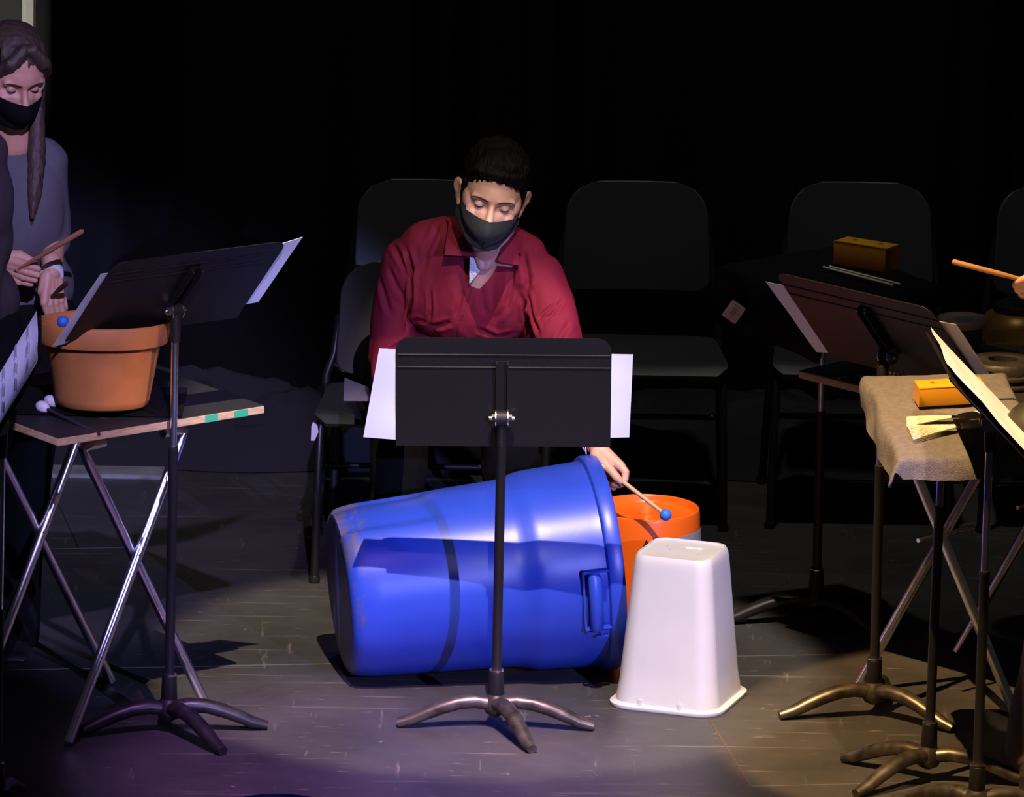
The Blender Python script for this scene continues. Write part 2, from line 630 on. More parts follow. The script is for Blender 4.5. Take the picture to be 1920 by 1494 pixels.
#@@CHAIR
# ------------------------------------------------------------------ chairs
def make_chair(label, group=None, drop=0.0):
    """faces -y, origin on the floor under the middle of the seat"""
    t = thing('orchestra_chair', label, 'chair', (0, 0, 0), 0, group)
    # shell back: trapezoid with rounded corners, curved
    k = MB()
    rows = []
    nz, nx = 18, 21
    for i in range(nz):
        v = i/(nz-1)
        z = 0.555 + 0.285*v - drop
        hw = 0.200 - 0.014*v
        rc = 0.085
        top = 0.285*(1-v)
        if top < rc:
            hw -= rc - math.sqrt(max(0, rc*rc-(rc-top)**2))
        bot = 0.285*v
        if bot < 0.04:
            hw -= 0.04 - math.sqrt(max(0, 0.04**2-(0.04-bot)**2))
        row = []
        for j in range(nx):
            u = -1+2*j/(nx-1)
            x = hw*u
            y = 0.20 + 0.085*v - 0.03*(x/0.2)**2 + 0.012*(1-v)**2
            row.append((x, y, z))
        rows.append(row)
    k.sheet(rows, 0.012)
    b = k.build('backrest', M_chair, t, False)
    md = b.modifiers.new('bv', 'BEVEL')
    md.width = 0.004
    md.segments = 2
    md.limit_method = 'ANGLE'
    # seat
    k = MB()
    rows = []
    for i in range(22):
        v = i/21
        y = -0.215 + 0.43*v
        hw = 0.243 - 0.03*v
        for cut, d in ((0.03, 0.43*v), (0.05, 0.43*(1-v))):
            if d < cut:
                hw -= cut-math.sqrt(max(0, cut*cut-(cut-d)**2))
        row = []
        for j in range(21):
            u = -1+2*j/20
            x = hw*u
            z = 0.452 - 0.016*(1-u*u)*math.sin(math.pi*min(1, v*1.1)) - 0.022*v
            if v < 0.12:
                z -= 0.03*((0.12-v)/0.12)**2
            row.append((x, y, z))
        rows.append(row)
    k.sheet(rows, 0.013)
    k.build('seat', M_chair, t, False)
    # legs and frame
    for s in (-1, 1):
        k = MB()
        k.tube([(s*0.222, -0.16, 0.425), (s*0.228, -0.185, 0.40), (s*0.234, -0.20, 0.2), (s*0.238, -0.205, 0.012)], 0.011, 12)
        lg = k.build('leg', M_tube, t, False)
        k = MB()
        k.lathe([(0.014, 0), (0.015, 0.012), (0.012, 0.02)], Matrix.Translation((s*0.238, -0.205, 0)), 16)
        k.build('glide', M_tube, lg, False)
        k = MB()
        k.tube([(s*0.192, 0.252, 0.70-drop), (s*0.205, 0.235, 0.6-drop), (s*0.224, 0.20, 0.45), (s*0.236, 0.235, 0.2), (s*0.244, 0.275, 0.012)], 0.011, 12)
        lg = k.build('leg', M_tube, t, False)
        k = MB()
        k.lathe([(0.014, 0), (0.015, 0.012), (0.012, 0.02)], Matrix.Translation((s*0.244, 0.275, 0)), 16)
        k.build('glide', M_tube, lg, False)
        k = MB()
        k.tube([(s*0.222, -0.17, 0.424), (s*0.224, 0.0, 0.416), (s*0.224, 0.20, 0.42)], 0.010, 12)
        k.build('seat_rail', M_tube, t, False)
    k = MB()
    k.tube([(-0.236, 0.235, 0.2), (0.236, 0.235, 0.2)], 0.008, 10)
    k.build('stretcher', M_tube, t, False)
    k = MB()
    k.tube([(-0.224, -0.10, 0.416), (0.224, -0.10, 0.416)], 0.008, 10)
    k.build('stretcher', M_tube, t, False)
    return t


def dup(root, loc, rotz, label=None, group=None):
    r = root.copy()
    COL.objects.link(r)
    r.location = loc
    r.rotation_euler = (0, 0, rotz)
    if label:
        r['label'] = label
    if group:
        r['group'] = group
    MW[r.name] = Matrix.Translation(Vector(loc)) @ Matrix.Rotation(rotz, 4, 'Z')
    for ch in list(root.children):
        c = ch.copy()
        COL.objects.link(c)
        c.parent = r
        for g in ch.children:
            d = g.copy()
            COL.objects.link(d)
            d.parent = c
    return r


def put_chair(px_mid, py_top, rz, label, group, first=None):
    p = at_z(px_mid, py_top, 0.84)          # middle of the top edge of the backrest
    off = Matrix.Rotation(rz, 3, 'Z') @ Vector((0, 0.285, 0))
    loc = (p.x-off.x, p.y-off.y, 0)
    if first is None:
        c = make_chair(label, group)
        c.location = loc
        c.rotation_euler = (0, 0, rz)
        MW[c.name] = Matrix.Translation(Vector(loc)) @ Matrix.Rotation(rz, 4, 'Z')
        return c
    return dup(first, loc, rz, label, group)


G = 'black chairs in the row before the curtain'
chair = put_chair(1195, 338, 0.0, 'empty black chair, its seat showing just right of the man in burgundy', G)
put_chair(805, 335, 0.0, 'black chair of the back row mostly hidden behind the man in burgundy', G, chair)
put_chair(1613, 340, 0.0, 'black chair behind the cloth covered stand with the amber block', G, chair)
put_chair(2003, 347, 0.0, 'black chair cut by the right edge behind the wooden drumstick', G, chair)
man_chair = make_chair('lower dim black chair that the man in burgundy sits on', None, 0.10)
MCL = Vector((-0.235, 1.50, 0))
man_chair.location = MCL
MW[man_chair.name] = Matrix.Translation(MCL)

k = MB()
pp = [at_y(x, y, MCL.y-0.222) for x, y in ((583, 826), (590, 826), (597, 810), (595, 797), (587, 791), (584, 798))]
k.ring_loft([pp, [p_+Vector((0, 0.002, 0)) for p_ in pp]])
o = k.build('sticker', M_paper, man_chair, True, False)
o['label'] = 'pale scrap stuck to the seat corner'


#@@STAND
# ------------------------------------------------------------------ music stands
def stand(name_label, base, joint, azs, z_mid, center, u, v, legs_mat=M_legs, W=0.508, H=0.318, flip=1, desk_mat=M_black, leg_r=0.235, lip=True):
    """base: floor point; joint: top of the shaft; azs: three leg azimuths in degrees; desk centre and axes"""
    base, joint, center = Vector(base), Vector(joint), Vector(center)
    t = thing('music_stand', name_label, 'music stand', base)
    up = (joint-base)
    L = up.length
    ax = up/L
    # feet
    for a in azs:
        a = math.radians(a)
        d = Vector((math.cos(a), math.sin(a), 0))
        prof = ((0.012, 0.060), (0.05, 0.066), (0.09, 0.062), (0.13, 0.050), (0.165, 0.036), (0.2, 0.020), (leg_r, 0.0112))
        k = MB()
        rad = [0.021, 0.0205, 0.0205, 0.020, 0.019, 0.017, 0.0125]
        k.tube([base+d*r+Vector((0, 0, z)) for r, z in prof], rad, 14, flat=0.85)
        k.build('leg', legs_mat, t)
    # hub and collar
    k = MB()
    k.lathe([(0.008, 0.028), (0.024, 0.036), (0.031, 0.052), (0.029, 0.066), (0.021, 0.080), (0.019, 0.084)], Matrix.Translation(base), 24)
    k.build('hub', legs_mat, t)
    k = MB()
    s0 = ax*(0.078/ax.z)
    k.tube([base+s0, base+s0+ax*0.003, base+s0+ax*0.06, base+s0+ax*0.064], [0.018, 0.0195, 0.0175, 0.013], 20)
    cl = k.build('collar', M_black, t)
    k = MB()
    k.tube([base+s0+ax*0.0625, base+s0+ax*0.0655], 0.0176, 20)
    k.build('collar_ring', M_bolt, cl)
    # shafts
    k = MB()
    zt = base+ax*(z_mid/ax.z)
    k.tube([base+s0+ax*0.05, zt-ax*0.012, zt-ax*0.010, zt], [0.0115, 0.0115, 0.0125, 0.0125], 18)
    k.build('outer_tube', M_black, t)
    if L-z_mid > 0.05:
        k = MB()
        k.tube([zt-ax*0.02, joint-ax*0.02], 0.0088, 18)
        k.build('inner_rod', M_chrome, t)
    # desk
    u = Vector(u).normalized()
    v = Vector(v)
    v = (v-u*v.dot(u)).normalized()
    n = v.cross(u)*flip
    n = -n if False else n
    D = frame(center, u, v, u.cross(v))
    sgn = 1 if u.cross(v).dot(joint-center) > 0 else -1       # side of the clutch
    k = MB()
    k.slab(rrect(W, H, 0.035, 7, corners=(0, 1, 1, 0)), D @ Matrix.Translation((0, 0, -0.001)), 0.002, 0.0006)
    if lip:
        k.box((0, -H/2, -sgn*0.028), (W, 0.002, 0.058), D)
        k.box((0, -H/2+0.007, -sgn*0.056), (W, 0.016, 0.002), D)
    for vy in (H/2-0.045, H/2-0.078):
        k.tube([D @ Vector((-W/2+0.004, vy, sgn*0.0012)), D @ Vector((W/2-0.004, vy, sgn*0.0012))], 0.0022, 8)
    dk = k.build('desk', desk_mat, t)
    # bracket channel on the back with the clutch
    j = D.inverted() @ joint
    k = MB()
    for sx in (-0.013, 0.013):
        k.box((j.x+sx, (H/2-0.06 + j.y)/2, sgn*0.010), (0.004, H/2-0.06-j.y, 0.02), D, 0.001)
    k.box((j.x, (H/2-0.06 + j.y)/2, sgn*0.004), (0.026, H/2-0.06-j.y, 0.003), D)
    k.build('bracket', desk_mat, t)
    k = MB()
    q = D @ Vector((j.x, j.y, sgn*0.020))
    k.tube([q-u*0.013, q+u*0.013], 0.019, 20)
    k.tube([q, joint-ax*0.01, joint-ax*0.07], [0.016, 0.0145, 0.012], 18)
    k.build('clutch', M_black, t)
    for sx in (-1, 1):
        k = MB()
        k.tube([q+u*sx*0.013, q+u*sx*0.016], 0.021, 20)
        k.build('washer', M_bolt, t)
        k = MB()
        k.tube([q+u*sx*0.016, q+u*sx*0.024], 0.009, 6)
        k.tube([q+u*sx*0.024, q+u*sx*0.030], 0.0055, 10)
        k.build('bolt', M_bolt, t)
    return t, D, sgn


def paper(D, pts, zoff, name_label, group=None, material=M_paper, wave=0.003, extra=None):
    """sheet on a desk: quad corners in desk coordinates (bl, br, tr, tl)"""
    g = []
    nu, nv = 10, 14
    bl, br, tr, tl = [Vector((p[0], p[1])) for p in pts]
    for i in range(nv):
        t = i/(nv-1)
        row = []
        for j in range(nu):
            s = j/(nu-1)
            q = (bl*(1-s)+br*s)*(1-t)+(tl*(1-s)+tr*s)*t
            row.append(D @ Vector((q.x, q.y, zoff + wave*noise.noise(Vector((q.x*9, q.y*9, zoff*50))) + wave*0.6*math.sin(s*3.1))))
        g.append(row)
    k = MB()
    k.sheet(g, 0.0006)
    o = k.build('sheet_music', material, None)
    tag(o, name_label, 'sheet music', group)
    return o


X, Y, Z = Vector((1, 0, 0)), Vector((0, 1, 0)), Vector((0, 0, 1))
up3 = Vector((0, 0, 1))
# A: centre
bA = at_z(929, 1363, 0)
jA = at_y(941, 782, bA.y+0.0)
phi = math.radians(14)
vA = Vector((0.012, -math.sin(phi), math.cos(phi)))
uA = Vector((1, 0.0, 0.010))
cA = at_y(944, 735, bA.y-0.0)
tA, DA, sA = stand('black music stand in the centre in front of the blue barrel', bA, jA, (184, 4-8, 292), 0.74, cA, uA, vA, H=0.288)


def desk_xy(D, px, py):
    """where the sight line through a pixel meets the desk plane, in desk coordinates"""
    r = _F + (px-960)/FPX*_R - (py-747)/FPX*_U
    n = D.to_3x3().col[2]
    o = D.translation
    t = (o-CAM).dot(n)/r.dot(n)
    q = D.inverted() @ (CAM+r*t)
    return (q.x, q.y)


def px_paper(D, pxs, sg, label, **kw):
    return paper(D, [desk_xy(D, *p) for p in pxs], -sg*kw.pop('off', 0.006), label, **kw)


px_paper(DA, [(681, 821), (905, 838), (905, 660), (711, 655)], sA, 'white paper sticking out at the left of the centre music stand', off=0.006)
px_paper(DA, [(960, 826), (1180, 823), (1187, 668), (960, 664)], sA, 'white paper sticking out at the right of the centre music stand', off=0.010)

# B: left
bB = at_z(316, 1372, 0)
jB = at_y(329, 586, bB.y)
uB = Vector((0.82, 0.57, 0))
vB = Vector((0.104, -0.15, 0.19))
tB, DB, sB = stand('black music stand at the left before the flower pot table', bB, jB, (196, 8, 306), 0.70, at_y(331, 545, bB.y-0.02), uB, vB, M_legs_dark, W=0.475, lip=False)
px_paper(DB, [(100, 654), (300, 610), (380, 490), (190, 516)], sB, 'pale paper strip at the left end of the stand before the flower pot')
px_paper(DB, [(380, 585), (486, 571), (570, 450), (470, 480)], sB, 'bright paper strip at the right end of the stand before the flower pot', off=0.009)

# C: far left edge of the frame
bC = at_z(-8, 1540, 0)
jC = at_y(4, 800, bC.y)
uC = Vector((-0.07, 1.0, 0)).normalized()
vC = Vector((0.50, 0.035, 0.86)).normalized()
tC, DC, sC = stand('music stand cut by the left edge of the picture', bC, jC, (200, 80, 320), 0.50, at_y(76, 634, bC.y+0.03)-vC*0.155, uC, vC, M_legs_dark)
sheetC = paper(DC, [(-0.245, -0.15), (0.245, -0.15), (0.245, 0.156), (-0.245, 0.156)], -sC*0.010, 'large lavender lit sheet of music at the left edge', wave=0.002)
for i in range(5):
    for j in range(3):
        k = MB()
        k.box((-0.16+0.16*j+0.01*(i % 2), 0.12-0.055*i, -sC*0.0135), (0.10+0.02*((i+j) % 2), 0.006, 0.0006), DC)
        k.build('printed_notes', M_faint, sheetC)

# D: right, brown lit desk
bD = at_z(1637, 1340, 0)
jD = at_y(1655, 680, bD.y+0.0)
tD, DD, sD = stand('music stand with a brownish tilted desk in front of the right table', bD, jD, (194, -38, 80), 0.62, at_y(1650, 624, bD.y), Vector((0.70, -0.72, 0)), Vector((-0.133, -0.129, 0.215)), M_legs)
px_paper(DD, [(1529, 663), (1600, 666), (1500, 540), (1433, 531)], sD, 'pinkish paper at the left end of the brownish tilted desk')
px_paper(DD, [(1700, 690), (1856, 712), (1789, 613), (1650, 590)], sD, 'tan paper at the right end of the brownish tilted desk', off=0.009)

# E: right front, desk under the towel
bE = at_z(1739, 1462, 0)
jE = at_y(1768, 800, bE.y)
uE = Vector((0.10, -0.96, -0.13)).normalized()
vE = Vector((0.99, 0.10, 0.02))
tE, DE, sE = stand('front right music stand whose flat desk lies under a grey towel', bE, jE, (-8, 145, 222), 0.66, jE+Vector((0.022, 0.0, 0.025)), uE, vE, M_legs, lip=False)

# F: far right front, seen edge on
bF = at_z(1829, 1545, 0)
jF = at_y(1857, 790, bF.y)
tF, DF, sF = stand('music stand seen edge on at the right with a glaring white sheet', bF, jF, (20, 140, 260), 0.60, at_y(1846, 758, bF.y), Vector((0.07, -1.0, 0)), Vector((-0.65, -0.045, 0.68)), M_legs)
paper(DF, [(-0.25, -0.15), (0.25, -0.15), (0.25, 0.152), (-0.25, 0.152)], -sF*0.016, 'glaring white sheet on the edge on stand at the right', wave=0.008)

# G: dark stand behind
bG = at_z(1529, 1168, 0)
jG = at_y(1545, 535, bG.y)
uG = Vector((0.49, -0.87, 0))
vG = Vector((0.87, 0.49, 0.06))
tG, DG, sG = stand('dark music stand at the back right with its flat desk under black cloth', bG, jG, (186, -45, 40), 0.55, jG+Vector((0.02, 0.0, 0.02)), uG, vG, M_legs_dark, lip=False)


def drape(D, hw, hh, over, zc, name, label, cat, material, nu=44, nv=44, seed=0, lift=0.006, gather=0.02):
    """cloth lying on a flat desk and hanging down where it passes its edges; over = (left,right,bottom,top) overhang"""
    up_l = 1 if D.to_3x3().col[2].z > 0 else -1
    g = []
    a0, a1 = -hw-over[0], hw+over[1]
    b0, b1 = -hh-over[2], hh+over[3]
    for i in range(nv+1):
        row = []
        b = b0+(b1-b0)*i/nv
        for j in range(nu+1):
            a = a0+(a1-a0)*j/nu
            ca, cb = max(-hw, min(hw, a)), max(-hh, min(hh, b))
            ea, eb = a-ca, b-cb
            e = math.hypot(ea, eb)
            e_hang = max(abs(ea), abs(eb))*(1-0.35*min(abs(ea), abs(eb))/(max(abs(ea), abs(eb))+1e-6))
            q = D @ Vector((ca, cb, up_l*lift))
            if e > 0:
                out = (D.to_3x3() @ Vector((ea/e, eb/e, 0)))
                o1 = 0.014*(1-math.exp(-e/0.012))
                wv = gather*noise.noise(Vector((a*9+seed, b*9, seed)))*min(1, e/0.05)
                q = q + out*(o1+0.10*e+wv) - Z*(e_hang-0.010*(1-math.exp(-e_hang/0.012)))
            q = q + Z*0.002*noise.noise(Vector((a*25, b*25, seed+5)))
            row.append(q)
        g.append(row)
    k = MB()
    k.sheet(g, 0.004)
    o = k.build(name, material, None, True, True, 70)
    tag(o, label, cat)
    return o


drape(DE, 0.25, 0.155, (0.02, 0.06, 0.085, 0.03), 0, 'towel', 'grey terry towel spread over the flat front right stand', 'towel', M_towel, seed=3)
cloth_g = drape(DG, 0.254, 0.16, (0.04, 0.05, 0.15, 0.05), 0, 'black_cloth', 'black cloth over the flat back right stand under the amber block', 'cloth', M_trouser, seed=9)


#@@TABLES
# ------------------------------------------------------------------ folding tables
def x_table(label, c0, e, p, le, lp, zt, feetA, topsA, off):
    """c0 corner, e/p unit directions, le/lp lengths of the board; feetA/topsA points of one X pair, off to the other pair"""
    t = thing('folding_table', label, 'table', (c0.x, c0.y, 0))
    M = frame(Vector((c0.x, c0.y, zt-0.018)), e, p, e.cross(p))
    if e.cross(p).z < 0:
        M = frame(Vector((c0.x, c0.y, zt-0.018)), e, p, Z)
    k = MB()
    k.box((le/2, lp/2, 0.009), (le, lp, 0.018), M, 0.0015)
    bd = k.build('board', M_ply, t, angle=30)
    bd['label'] = 'plywood edged board'
    k = MB()
    k.box((le/2, lp/2, 0.0190), (le-0.004, lp-0.004, 0.002), M)
    k.build('painted_top', M_tabletop, bd)
    for o2 in (Vector((0, 0, 0)), off):
        for i in (0, 1):
            f, tp = feetA[i]+o2, topsA[i]+o2
            d = (tp-f)
            hor = Vector((d.x, d.y, 0)).normalized()
            k = MB()
            pts = [f, f+d*0.02]
            for q in (0.25, 0.5, 0.75, 0.90, 0.95):
                pts.append(f+d*q)
            pts += [tp-hor*0.004+Z*(-0.006), tp-hor*0.03+Z*0.0, tp-hor*0.07]
            k.tube(pts, 0.0125, 16)
            lg = k.build('leg', M_chrome, t)
            # rivet where the pair crosses
        from mathutils.geometry import intersect_line_line
        a, b = intersect_line_line(feetA[0]+o2, topsA[0]+o2, feetA[1]+o2, topsA[1]+o2)
        n = Vector((-e.y, e.x, 0))
        k = MB()
        c = (a+b)/2
        k.tube([c-n*(0.016+(a-b).length/2), c+n*(0.016+(a-b).length/2)], 0.0055, 10)
        k.build('rivet', M_bolt, t)
    return t, M


ZT = 0.75
a = at_z(109, 830, ZT)
b = at_z(496, 768, ZT)
e = (b-a).normalized()
p_ = Vector((-e.y, e.x, 0))
feet = [at_z(128, 1400), at_z(386, 1330)]
tops = [at_z(347, 803, ZT-0.035), at_z(152, 838, ZT-0.035)]
off = at_z(208, 1285)-at_z(386, 1330)
tableL, ML = x_table('folding table with black top and taped plywood edge carrying the flower pot', a, e, p_, (b-a).length, 0.56, ZT+0.009,
                     [f+Z*0.012 for f in feet], tops, off)
for px0, px1 in ((383, 407), (438, 464)):
    s0, s1 = (px0-109)/387*(b-a).length, (px1-109)/387*(b-a).length
    k = MB()
    k.box(((s0+s1)/2, -0.0006, 0.009), (s1-s0, 0.0014, 0.0165), ML)
    k.build('tape_strip', M_tape_green, tableL)
s0 = (316-109)/387*(b-a).length
k = MB()
k.box((s0, -0.0006, 0.009), (0.016, 0.0014, 0.0175), ML)
o = k.build('tape_strip', mat('brown_tape', (0.12, 0.05, 0.03), 0.6), tableL)
o['label'] = 'brown strip'
ZTL = ZT+0.012

# black cloth under the pot
c = at_z(185, 768, ZTL)
k = MB()
rows = []
for i in range(25):
    rows.append([(c.x+(-0.20+0.40*j/24)*1.0, c.y-0.07+0.28*i/24, ZTL+0.006+0.006*max(0, noise.noise(Vector((j*0.35, i*0.35, 2))))) for j in range(25)])
k.sheet(rows, 0.003)
tag(k.build('black_cloth', M_trouser, None), 'black cloth spread under the flower pot on the left table', 'cloth')

# flower pot
pc = at_z(192, 759, ZTL+0.014)
Mp = Matrix.Translation(pc) @ Matrix.Rotation(math.radians(-4.5), 4, 'X')
k = MB()
prof = [(0.012, 0.0), (0.100, 0.0), (0.106, 0.004), (0.112, 0.02), (0.136, 0.148), (0.137, 0.150), (0.152, 0.152), (0.154, 0.156), (0.160, 0.196), (0.159, 0.202), (0.154, 0.204),
        (0.149, 0.201), (0.143, 0.160), (0.131, 0.150), (0.104, 0.02), (0.095, 0.014), (0.012, 0.012)]
k.lathe(prof, Mp, 72)
pot = k.build('flower_pot', M_terra, None)
tag(pot, 'large terracotta flower pot on the left folding table', 'flower pot')
# blue mallet standing in the pot
hp = at_y(118, 603, pc.y+0.02)
k = MB()
k.ball(hp, 0.0145, u=24, v=16)
t = thing('mallet', 'blue headed mallet leaning inside the flower pot', 'mallet', hp)
k.build('mallet_head', M_ball, t)
k = MB()
k.tube([hp, Vector((pc.x-0.03, pc.y+0.03, pc.z+0.02))], 0.0045, 10)
k.build('shaft', M_stick, t)

# yarn mallets on the left table
for (x0, y0, x1, y1), lab in (((97, 752, 150, 770), 'white yarn mallet farther from the front edge of the left table'), ((80, 763, 128, 786), 'white yarn mallet nearer the front edge of the left table')):
    h = at_z(x0, y0, ZTL+0.016)
    q = at_z(x1, y1, ZTL+0.006)
    d = (q-h).normalized()
    t = thing('mallet', lab, 'mallet', h, 0, 'white yarn mallets on the left table')
    R3 = d.to_track_quat('X', 'Z').to_matrix()
    k = MB()
    k.ball(h, (0.021, 0.0145, 0.0145), R3, 24, 16)
    k.build('mallet_head', M_wool, t)
    k = MB()
    k.tube([h, q+d*0.12], 0.004, 10)
    k.build('shaft', mat('dark_shaft', (0.03, 0.025, 0.035), 0.4), t)

# right table
cR = at_z(1497, 702, ZT)
cR2 = at_z(1622, 733, ZT)
eR = (cR2-cR).normalized()
pR = Vector((-eR.y, eR.x, 0))
feet = [at_z(1607, 1296), at_z(1903, 1347)]
tops = [at_z(1903, 768, ZT-0.035), at_z(1676, 788, ZT-0.035)]
off = at_z(1793, 1230)-at_z(1607, 1296)
tableR, MR = x_table('plywood edged folding table with drums at the right', cR, eR, pR, 0.66, 0.56, ZT+0.009, [f+Z*0.012 for f in feet], tops, off)
ZTR = ZT+0.012


# ------------------------------------------------------------------ percussion on the right table
c = at_z(1805, 596, ZTR+0.085)
c.z = ZTR
t = thing('small_drum', 'small drum with pale grey rim on the right table', 'drum', c)
k = MB()
k.lathe([(0.038, 0), (0.044, 0.004), (0.050, 0.03), (0.052, 0.066), (0.052, 0.072)], Matrix.Translation(c), 48)
k.build('shell', M_drumwood, t)
k = MB()
k.lathe([(0.053, 0.066), (0.060, 0.067), (0.0635, 0.074), (0.0635, 0.080), (0.060, 0.087), (0.054, 0.088), (0.052, 0.084)], Matrix.Translation(c), 56)
k.build('rim', M_rim, t)
k = MB()
k.lathe([(0.001, 0.0845), (0.054, 0.0835), (0.054, 0.082), (0.001, 0.082)], Matrix.Translation(c), 48)
k.build('drumhead', M_drumhead, t)

c = at_z(1881, 672, ZTR+0.062)
c.z = ZTR
k = MB()
k.lathe([(0.070, 0), (0.092, 0.0), (0.098, 0.004), (0.098, 0.010), (0.090, 0.014), (0.088, 0.020), (0.094, 0.024), (0.094, 0.030), (0.086, 0.034), (0.086, 0.052), (0.080, 0.060), (0.05, 0.064),
         (0.041, 0.064), (0.036, 0.060), (0.036, 0.03), (0.040, 0.02), (0.07, 0.01)], Matrix.Translation(c), 64)
o = k.build('brake_drum', M_iron, None)
tag(o, 'dark iron brake drum with a round hole on the right table', 'brake drum')

c2 = at_z(1893, 650, ZTR)
c2 = c2 + Vector((0.035, 0.13, 0))
t = thing('gold_bowl', 'gold coloured upturned bowl with dark cap behind the brake drum', 'bowl', c2)
k = MB()
k.lathe([(0.115, 0), (0.118, 0.004), (0.108, 0.03), (0.085, 0.055), (0.06, 0.068), (0.02, 0.072)], Matrix.Translation(c2), 56)
k.build('bowl', M_gold, t)
k = MB()
k.lathe([(0.066, 0.060), (0.070, 0.066), (0.068, 0.080), (0.060, 0.084), (0.01, 0.082)], Matrix.Translation(c2), 48)
k.build('cap', M_iron, t)

# ribbed scraper
c = at_z(1707, 692, ZTR+0.018)
k = MB()
d = Vector((0.985, 0.10, 0)).normalized()
pts, rs = [], []
for i in range(105):
    s = -0.062+0.124*i/104
    pts.append(c+d*s)
    rs.append(0.0155+0.0028*math.sin(i/104*math.pi*2*13))
k.tube(pts, rs, 18)
tag(k.build('guiro', M_ribs, None), 'brown ribbed scraper on the right table beside the towel', 'guiro')

# amber block on the back right stand
def amber_box(c, u, v, w_, d_, h_, name_label, group):
    """hollow lacquered block: body, lip standing in for the edge highlight"""
    n = u.cross(v)
    M = frame(c, u, v, n)
    t = thing('cowbell', name_label, 'cowbell', c, 0, group)
    k = MB()
    # tapered body, open at the mouth
    def ring(s, x):
        a, b = d_*s, h_*s
        return [M @ Vector((x, y, z)) for (y, z) in rrect(a, b, 0.004, 3, 0, h_/2)]
    k.ring_loft([ring(1.0, -w_/2), ring(1.0, w_/2), ring(0.92, w_/2), ring(0.9, -w_/2+0.006)], cap=True)
    k.build('body', M_amber, t)
    k = MB()
    k.box((0, -d_/2+0.002, h_+0.0005), (w_*1.0, 0.005, 0.0025), M, 0.001)
    k.build('highlight_lip', M_amber, t)  # raised lip added to draw the highlight along the front top edge
    for sx in (-0.25, 0.25):
        k = MB()
        k.tube([M @ Vector((sx*w_, 0.004, h_-0.001)), M @ Vector((sx*w_, 0.004, h_+0.0020))], 0.006, 12)
        k.build('screw', M_gold, t)
    return t


u_ = Vector((0.83, -0.55, 0.0)).normalized()
v_ = Vector((0.55, 0.83, 0.0)).normalized()
cG = at_y(1622, 503, bG.y+0.0)
zG = (DG.translation.z)+0.014
cG = at_z(1624, 500, zG)
amber_box(cG, u_, v_, 0.150, 0.07, 0.062, 'dim amber cowbell lying on the black cloth of the back right stand', None)
for (x0, y0, x1, y1), lab in (((1557, 500, 1688, 533), 'thin pale stick nearer the dim amber cowbell'), ((1545, 501, 1675, 535), 'thin pale stick farther in front of the dim amber cowbell')):
    k = MB()
    A_, B_ = at_z(x0, y0, zG+0.004), at_z(x1, y1, zG+0.004)
    k.tube([A_, A_.lerp(B_, 0.5), B_], [0.0028, 0.0034, 0.0034], 10)
    k.ball(A_, 0.0036)
    tag(k.build('drumstick', M_cane, None), lab, 'drumstick', 'thin pale sticks on the black cloth')

# sticker hanging on the cloth at the left
_bm = bmesh.new()
_bm.from_mesh(cloth_g.data)
_bv = BVHTree.FromBMesh(_bm)
YS = 9.0
for _x, _y in ((1353, 590), (1378, 608), (1401, 579), (1374, 561), (1377, 585)):
    _d = (_F + (_x-960)/FPX*_R - (_y-747)/FPX*_U).normalized()
    _h = _bv.ray_cast(CAM+_d*8-cloth_g.location, _d)
    if _h[0] is not None:
        YS = min(YS, (_h[0]+cloth_g.location).y-0.003)
if YS > 5:
    YS = 0.66
ps = [at_y(x, y, YS) for x, y in ((1353, 590), (1378, 608), (1401, 579), (1374, 561))]
uu = (ps[1]-ps[0])
vv = (ps[3]-ps[0])
nn = uu.cross(vv).normalized()
Ms = frame(ps[0], uu.normalized(), vv.normalized(), nn)
t = thing('paper_label', 'small white printed label on the black cloth left of the amber cowbell', 'label', ps[0])
k = MB()
k.slab(rrect(uu.length, vv.length, 0.003, 3, uu.length/2, vv.length/2), Ms, 0.0008)
k.build('label_sheet', mat('dull_label', (0.75, 0.70, 0.74), 0.7), t)
k = MB()
k.box((uu.length*0.5, vv.length*0.52, 0.0010), (uu.length*0.32, vv.length*0.42, 0.0004), Ms)
k.build('print_block', M_faint, t)
for a_, b_, w_ in ((0.5, 0.85, 0.5), (0.5, 0.12, 0.1), (0.80, 0.5, 0.1)):
    k = MB()
    k.box((uu.length*a_, vv.length*b_, 0.0010), (uu.length*w_, vv.length*0.05, 0.0004), Ms)
    k.build('print_line', M_faint, t)

# cowbell and brushes on the towel
def on_plane(D, px, py, h):
    n = D.to_3x3().col[2]
    if n.z < 0:
        n = -n
    r = _F + (px-960)/FPX*_R - (py-747)/FPX*_U
    o = D.translation+n*h
    t = (o-CAM).dot(n)/r.dot(n)
    return CAM+r*t


